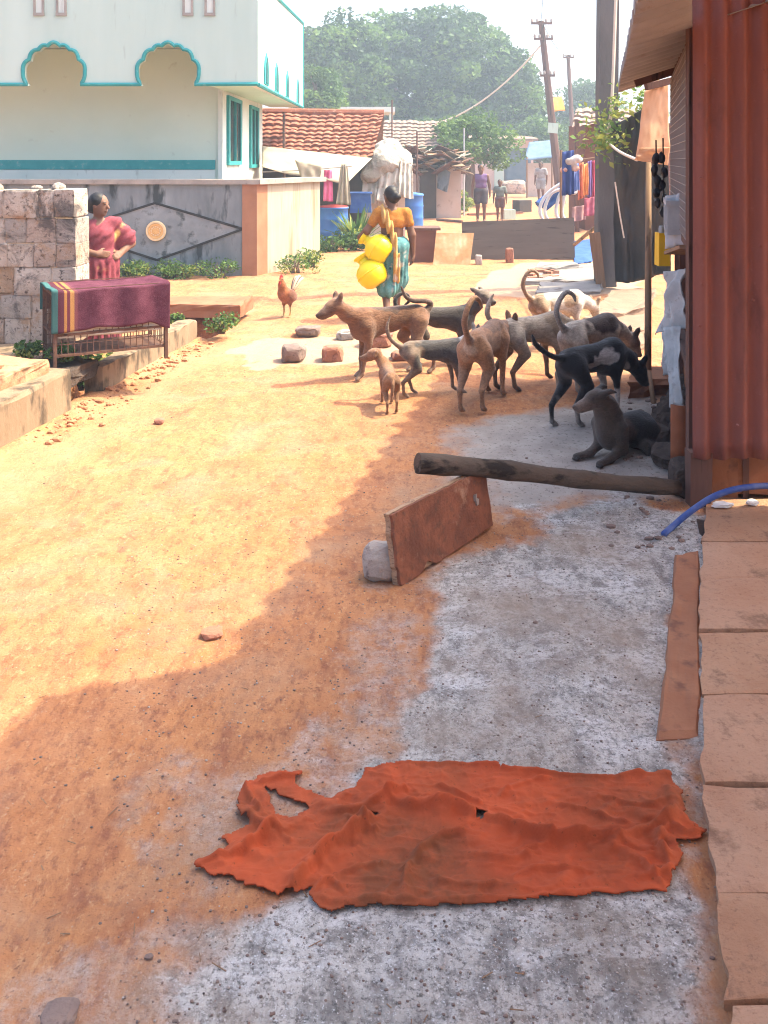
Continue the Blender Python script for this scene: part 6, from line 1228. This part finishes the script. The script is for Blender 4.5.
mb = MB(); mb.tube(smooth_path([P(616, -5, 12), P(612, 100, 12.05), P(607, 142, 12.1)], 5), .022, 6); mb.tube(smooth_path([P(607, 142, 12.1), P(620, 152, 11), P(637, 160, 9.6)], 5), .016, 6); M['rope'] = mottled('pale_rope', (.55, .5, .42), (.62, .56, .48), 20, None, rough=.9); tag(mb.build('rope', M['rope'], org=P(607, 142, 12.1)), 'pale rope tied round the concrete pole and pulled to the awning', 'rope')
mb = MB(); mb.tube(smooth_path([P(615, 182, 11.9), P(620, 215, 11.9), P(624, 238, 11.9)], 5), .010, 6); tag(mb.build('rope_end', M['rope'], org=P(620, 215, 11.9)), 'loose rope end hanging over the black tarpaulin', 'rope')
rng = np.random.default_rng(5); mb = MB()
for (a, b, s_) in ((606, 132, .16), (600, 122, .14), (610, 145, .14), (594, 140, .12), (618, 108, .1), (636, 92, .14), (644, 100, .1)): leaves(mb, P(a, b, 11.9)+rng.normal(size=(60, 3))*s_, .1, rng, mi=rng.integers(0, 2, 60))
tag(mb.build('creeper', [M['leaflight'], M['leafyellow']], org=P(606, 132, 11.9)), 'green creeper sprouting round the concrete pole', 'creeper')
mb = MB(); mb.tube([P(574, 245, 15.2), P(604, 220, 14.5)], .03, 6); tag(mb.build('stick', M['wood'], org=P(574, 245, 15.2)), 'slanting stick leaning right of the long grey board', 'stick')
mb = MB(); mb.grid(quadfn(G(574, 264), G(594, 262), G(594, 246)+[0, 0, .15], G(574, 247)+[0, 0, .12], .12, 4, 2), 16, 12, .02); tag(mb.build('blue_sheet', M['blue'], org=G(584, 258), smooth=True), 'crumpled blue sheet on the ground behind the long board', 'sheet')
def colcloth(i, c): return fabric('washed_cloth_%d' % i, c, tuple(min(1, x*1.3) for x in c), 6)
LC = [(562, 574, 150, 196, (.03, .05, .16), 'navy cloth hanging over the pipe bundle'), (573, 579, 160, 192, (.20, .28, .55), 'pale blue shirt next to the navy cloth'), (578, 584, 162, 200, (.55, .16, .08), 'red orange shirt on the clothes line'), (583, 588, 163, 196, (.70, .30, .10), 'orange cloth on the clothes line'), (587, 592, 160, 198, (.18, .12, .30), 'purple cloth on the clothes line'), (591, 596, 160, 205, (.40, .06, .10), 'crimson cloth on the clothes line'), (595, 601, 158, 210, (.22, .05, .09), 'maroon cloth nearest the concrete pole'), (584, 600, 196, 216, (.35, .10, .14), 'heap of reddish washing under the clothes line'), (572, 586, 205, 222, (.32, .2, .2), 'brownish washing sagging low behind the board')]
for i, (a, b, y0, y1, c, lb) in enumerate(LC): d = 17.5+.25*(i % 3); cloth('garment', colcloth(i, c), lb, 'clothes', quadfn(P(a, y1, d), P(b, y1-2, d), P(b, y0, d+.1), P(a, y0+2, d+.1), .05, 3, i, 2, .035), 14, 16, .006, None, 'washing behind the concrete pole')
mb = MB(); mb.tube([P(560, 158, 17.9), P(580, 160, 17.9), P(604, 156, 17.9)], .012, 5); mb.tube([(X_(561, 17.9), 17.9, 0), P(561, 150, 17.9)], .03, 6); tag(mb.build('washing_line', M['wood'], org=P(561, 160, 17.9)), 'washing line on a short post behind the long board', 'clothes line')
B = Body(.02); [B.ell(P(a, b, 17.6), (r_, r_, r_*.8), .05, c) for a, b, r_, c in ((570, 162, .10, (.5, .44, .4)), (577, 159, .11, (.6, .56, .54)), (575, 168, .09, (.5, .34, .28)), (564, 170, .08, (.62, .34, .26)))]; V, Q, C = B.mesh(lambda X: .03*fbm(X*9, 3)); mb = MB(); mb.add(V, Q.tolist()); o = mb.build('white_bundle', M['vwhite'], org=P(572, 172, 17.6), smooth=True); ca = o.data.color_attributes.new('Col', 'FLOAT_COLOR', 'POINT'); ca.data.foreach_set('color', np.concatenate([C, np.ones((len(C), 1))], 1).astype(np.float32).ravel()); tag(o, 'white and pinkish bundle of washing above the navy cloth', 'bundle')
t = NT('pale_pipe'); M['pipe'] = t.out((.50, .54, .58), .45, None, .4)
for k, (x0_, xr_, top, m, lb) in enumerate([(540, 16, 186, 'pipe', 'widest pale pipe hoop behind the long board'), (545, 14, 190, 'pipe', 'second pale pipe hoop from the left behind the board'), (556, 10, 193, 'pipe', 'third pale pipe hoop behind the board'), (562, 8, 195, 'pipe', 'narrowest pale pipe hoop behind the board')]):
    d = 18.5+.15*k; mb = MB(); mb.tube(smooth_path([P(x0_+4, 222, d), P(x0_, 213, d), P(x0_+1, 204, d), P(x0_+xr_*.5, 193, d), P(x0_+xr_+6, top-3, d), P(572, 178-k, d+.1)], 5), .035, 8); tag(mb.build('pipe_hoop', M[m], org=P(x0_, 222, d), smooth=True), lb, 'pipe', 'pale pipe hoops behind the long board')
mb = MB(); mb.tube([P(538, 205, 18.9), P(578, 172, 19.2)], .09, 8); mb.tube([P(544, 208, 19.0), P(580, 178, 19.3)], .09, 8); tag(mb.build('blue_pipe', M['blue'], org=P(560, 190, 19)), 'pair of blue pipes sloping up behind the pale hoops', 'pipe')
s3 = thing('roadside_shack', 'shack with a ragged tiled edge behind the concrete pole', 'shack', (X_(592, 23), 23, 0)); mb = MB(); mb.box((X_(612, 23)+.3, 23.5, Z_(124, 23)/2), (2.2, 2, Z_(124, 23))); mb.build('wall', M['brownboard'], s3); tile_roof((X_(572, 22), 22, Z_(127, 22)), (X_(650, 22), 22, Z_(127, 22)), (X_(580, 24), 24.5, Z_(108, 24)), (X_(655, 24), 24.5, Z_(108, 24)), 4, .2, 'roof', M['faded'], s3)
mb = MB(); mb.bar((X_(577, 21.9), 21.9, 0), (X_(577, 21.9), 21.9, Z_(120, 21.9)), .1, .1, up=(0, 1, 0)); mb.build('post', M['darkwood'], s3)
cloth('orange_tarp', fabric('orange_sheet', (.7, .3, .06), (.75, .38, .1), 4, .3), 'small orange sheet high above the far shacks', 'tarpaulin', quadfn(P(549, 112, 36), P(565, 110, 36), P(562, 96, 37), P(552, 98, 37), .1, 3, 1), 10, 8, .02)
def upole(label, d, b, tp, r, arms):
    b_, t_ = np.array([X_(b, d), d, 0]), P(tp[0], tp[1], d); q = thing('utility_pole', label, 'utility pole', b_); mb = MB(); mb.tube([b_, (b_+t_)/2, t_], [r*1.25, r, r*.8], 8); mb.build('pole', M['darkwood'], q); u = t_-b_
    for f, w in arms:
        c = b_+u*f; mb = MB(); mb.bar(c-[w, .1, 0], c+[w, -.1, 0], .09, .09); a_ = mb.build('crossarm', M['darkwood'], q)
        for s_ in (-1, -.45, .45, 1): mb = MB(); mb.lathe([(.03, 0), (.06, .05), (.05, .12), (.02, .16)], c+[w*s_*.92, -.1, .04], 8); mb.build('insulator', M['palestone'], a_)
    return q
q = upole('leaning dark utility pole with crossarms at the road end', 36, 561, (541, 21), .15, [(.985, .42), (.90, .38), (.70, .3)])
mb = MB(); c = P(553, 128, 35.8); mb.box(c, (.4, .03, .4), rotm(ry=.1)); mb.build('notice', M['parapet'], q)
upole('thinner distant utility pole right of the leaning one', 50, 576, (568, 55), .13, [(.98, .3)])
M['cable'] = mottled('dark_cable', (.02, .02, .02), (.03, .03, .03), 5, None, bump=0)
def cable(a, b, sag, label, r=.012, m='cable'): a, b = np.asarray(a), np.asarray(b); t_ = np.linspace(0, 1, 18)[:, None]; L = a+(b-a)*t_; L[:, 2] -= sag*4*(t_*(1-t_))[:, 0]; mb = MB(); mb.tube(L, r, 5); tag(mb.build('cable', M[m], org=a), label, 'cable')
cable(P(400, 128, 38), P(541, 45, 36), .9, 'pale sagging cable crossing the huge tree to the leaning pole', .035, 'rope'); cable(P(541, 22, 36), bp+[-.7, -.14, 7.95], .5, 'dark cable from the leaning pole top towards the concrete pole', .012); cable(P(543, 24, 36), P(569, 57, 50), .3, 'dark cable between the two far utility poles', .015)
# far end of the road
h4 = thing('pink_house', 'pale pink house closing the far end of the road', 'house', (X_(500, 52), 52, 0)); mb = MB(); mb.box((X_(497, 52), 53.5, 1.5), (4.2, 3, 3.0)); M['pinkwall'] = mottled('pale_pink_wall', (.52, .38, .34), (.6, .46, .42), 1.5, (.36, .27, .25), 4, .6); mb.build('wall', M['pinkwall'], h4); mb = MB(); mb.box((X_(499, 52), 51.97, 1.0), (.55, .08, 2.0)); mb.build('door', M['parapet'], h4)
mb = MB(); mb.box((X_(497, 52), 53.3, 3.06), (4.6, 3.6, .12), rotm(rx=.08)); mb.build('roof', M['faded'], h4)
mb = MB(); mb.box((X_(519, 48), 48.6, 1.15), (1.3, 1, 2.3)); mb.box((X_(519, 48), 48.5, 2.35), (1.5, 1.3, .08)); tag(mb.build('blue_shed', fabric('blue_grey_boards', (.08, .12, .17), (.12, .16, .21), 3), org=(X_(519, 48), 48.5, 0)), 'dark blue grey shed beside the pink house', 'shed')
h5 = thing('blue_roof_stall', 'stall under a blue plastic roof beyond the leaning pole', 'stall', (X_(538, 42), 42, 0)); cloth('roof', fabric('faded_blue_plastic', (.10, .16, .25), (.14, .21, .30), 5), '', '', quadfn(P(524, 160, 41.5), P(556, 157, 41.5), P(553, 140, 43), P(529, 142, 43), .1, 3, 3), 12, 10, .03, h5)
for k in (527, 552): mb = MB(); mb.tube([(X_(k, 41.6), 41.6, 0), P(k, 157, 41.6)], .05, 6); mb.build('post', M['wood'], h5)
mb = MB(); mb.box((X_(540, 43), 43, .8), (1.3, .1, 1.6)); mb.build('back_wall', M['dirtywall'], h5)
rock(515, 194, 24, 15, 41, 'laterite3', 'tan heap of sacks beside the dark blue shed', 'sack_heap', 'heap', boxy=.6); rock(497, 190, 14, 9, 42, 'laterite2', 'small tan mound left of the sack heap', 'mound', 'mound')
mb = MB(); p = G(508, 219); mb.box(p+[0, 0, .14], (.36, .3, .28), rotm(rz=.3)); tag(mb.build('white_box', M['parapet'], org=p), 'white box on the road right of the child', 'box'); mb = MB(); mb.bar(G(468, 216)+[0, 0, .05], G(522, 214)+[0, 0, .05], .15, .06); tag(mb.build('red_plank', M['brownboard'], org=G(494, 215)), 'reddish plank lying across the road behind the two walkers', 'plank')
mb = MB(); p = G(522, 212); mb.box(p+[0, 0, .2], (.5, .4, .4), rotm(rz=.5)); tag(mb.build('dark_box', M['darkwall'], org=p), 'dark crate on the road near the pale pipe hoops', 'crate')
mb = MB(); mb.tube([G(437, 221)+[0, 0, .04], G(462, 223)+[0, 0, .04]], .04, 6); tag(mb.build('stick', M['darkwood'], org=G(450, 222)), 'dark stick lying on the road before the shrubs', 'stick')
# ================================================================= camera, sun, sky, haze
cam = bpy.data.cameras.new('camera'); co = bpy.data.objects.new('camera', cam); COL.objects.link(co); SC.camera = co
co.location = (0, 0, CAMH); co.rotation_euler = (pi/2, 0, 0); cam.sensor_fit = 'VERTICAL'; cam.sensor_height = 36; cam.lens = FOC/1024*36
cam.shift_y = -(512-HY)/1024; cam.clip_start = .05; cam.clip_end = 2000
EL_, AZ = math.radians(56.2), math.radians(13)      # sun comes from +x, a little beyond
sd = Vector((math.cos(EL_)*math.cos(AZ), math.cos(EL_)*math.sin(AZ), math.sin(EL_)))
sl = bpy.data.lights.new('sun', 'SUN'); sl.energy = SUN; sl.angle = math.radians(.8); sl.color = (1, .88, .58)
so = bpy.data.objects.new('sun', sl); COL.objects.link(so); so.rotation_euler = sd.to_track_quat('Z', 'Y').to_euler(); so.location = (6, 3, 12)
w = bpy.data.worlds.new('World'); SC.world = w; w.use_nodes = True; nt = w.node_tree; bg = nt.nodes['Background']
sk = nt.nodes.new('ShaderNodeTexSky'); sk.sky_type = 'NISHITA'; sk.sun_disc = False; sk.sun_elevation = EL_; sk.sun_rotation = pi/2-AZ; sk.air_density = .85; sk.dust_density = 6.0; sk.ozone_density = 1.0
nt.links.new(sk.outputs[0], bg.inputs[0]); bg.inputs[1].default_value = SKY
mb = MB(); mb.box((0, 108, 9.0), (240, 262, 21.0)); hz = mb.build('haze', bpy.data.materials.new('air_haze')); hz['kind'] = 'stuff'
m = hz.data.materials[0]; m.use_nodes = True; nt = m.node_tree; nt.nodes.remove(nt.nodes['Principled BSDF'])
pv_ = nt.nodes.new('ShaderNodeVolumePrincipled'); pv_.inputs['Color'].default_value = (.70, .85, 1.0, 1); pv_.inputs['Density'].default_value = HAZE; pv_.inputs['Anisotropy'].default_value = .3
nt.links.new(pv_.outputs[0], nt.nodes['Material Output'].inputs['Volume'])
SC.view_settings.view_transform = 'Standard'; SC.view_settings.look = 'None'; SC.view_settings.exposure = EXPO; SC.view_settings.gamma = 1
SC.render.engine = 'CYCLES'; cy = SC.cycles; cy.use_denoising = True; cy.max_bounces = 7; cy.diffuse_bounces = 4; cy.transparent_max_bounces = 8; cy.volume_bounces = 0
cy.sample_clamp_indirect = 8; cy.use_adaptive_sampling = True; cy.filter_width = 1.1
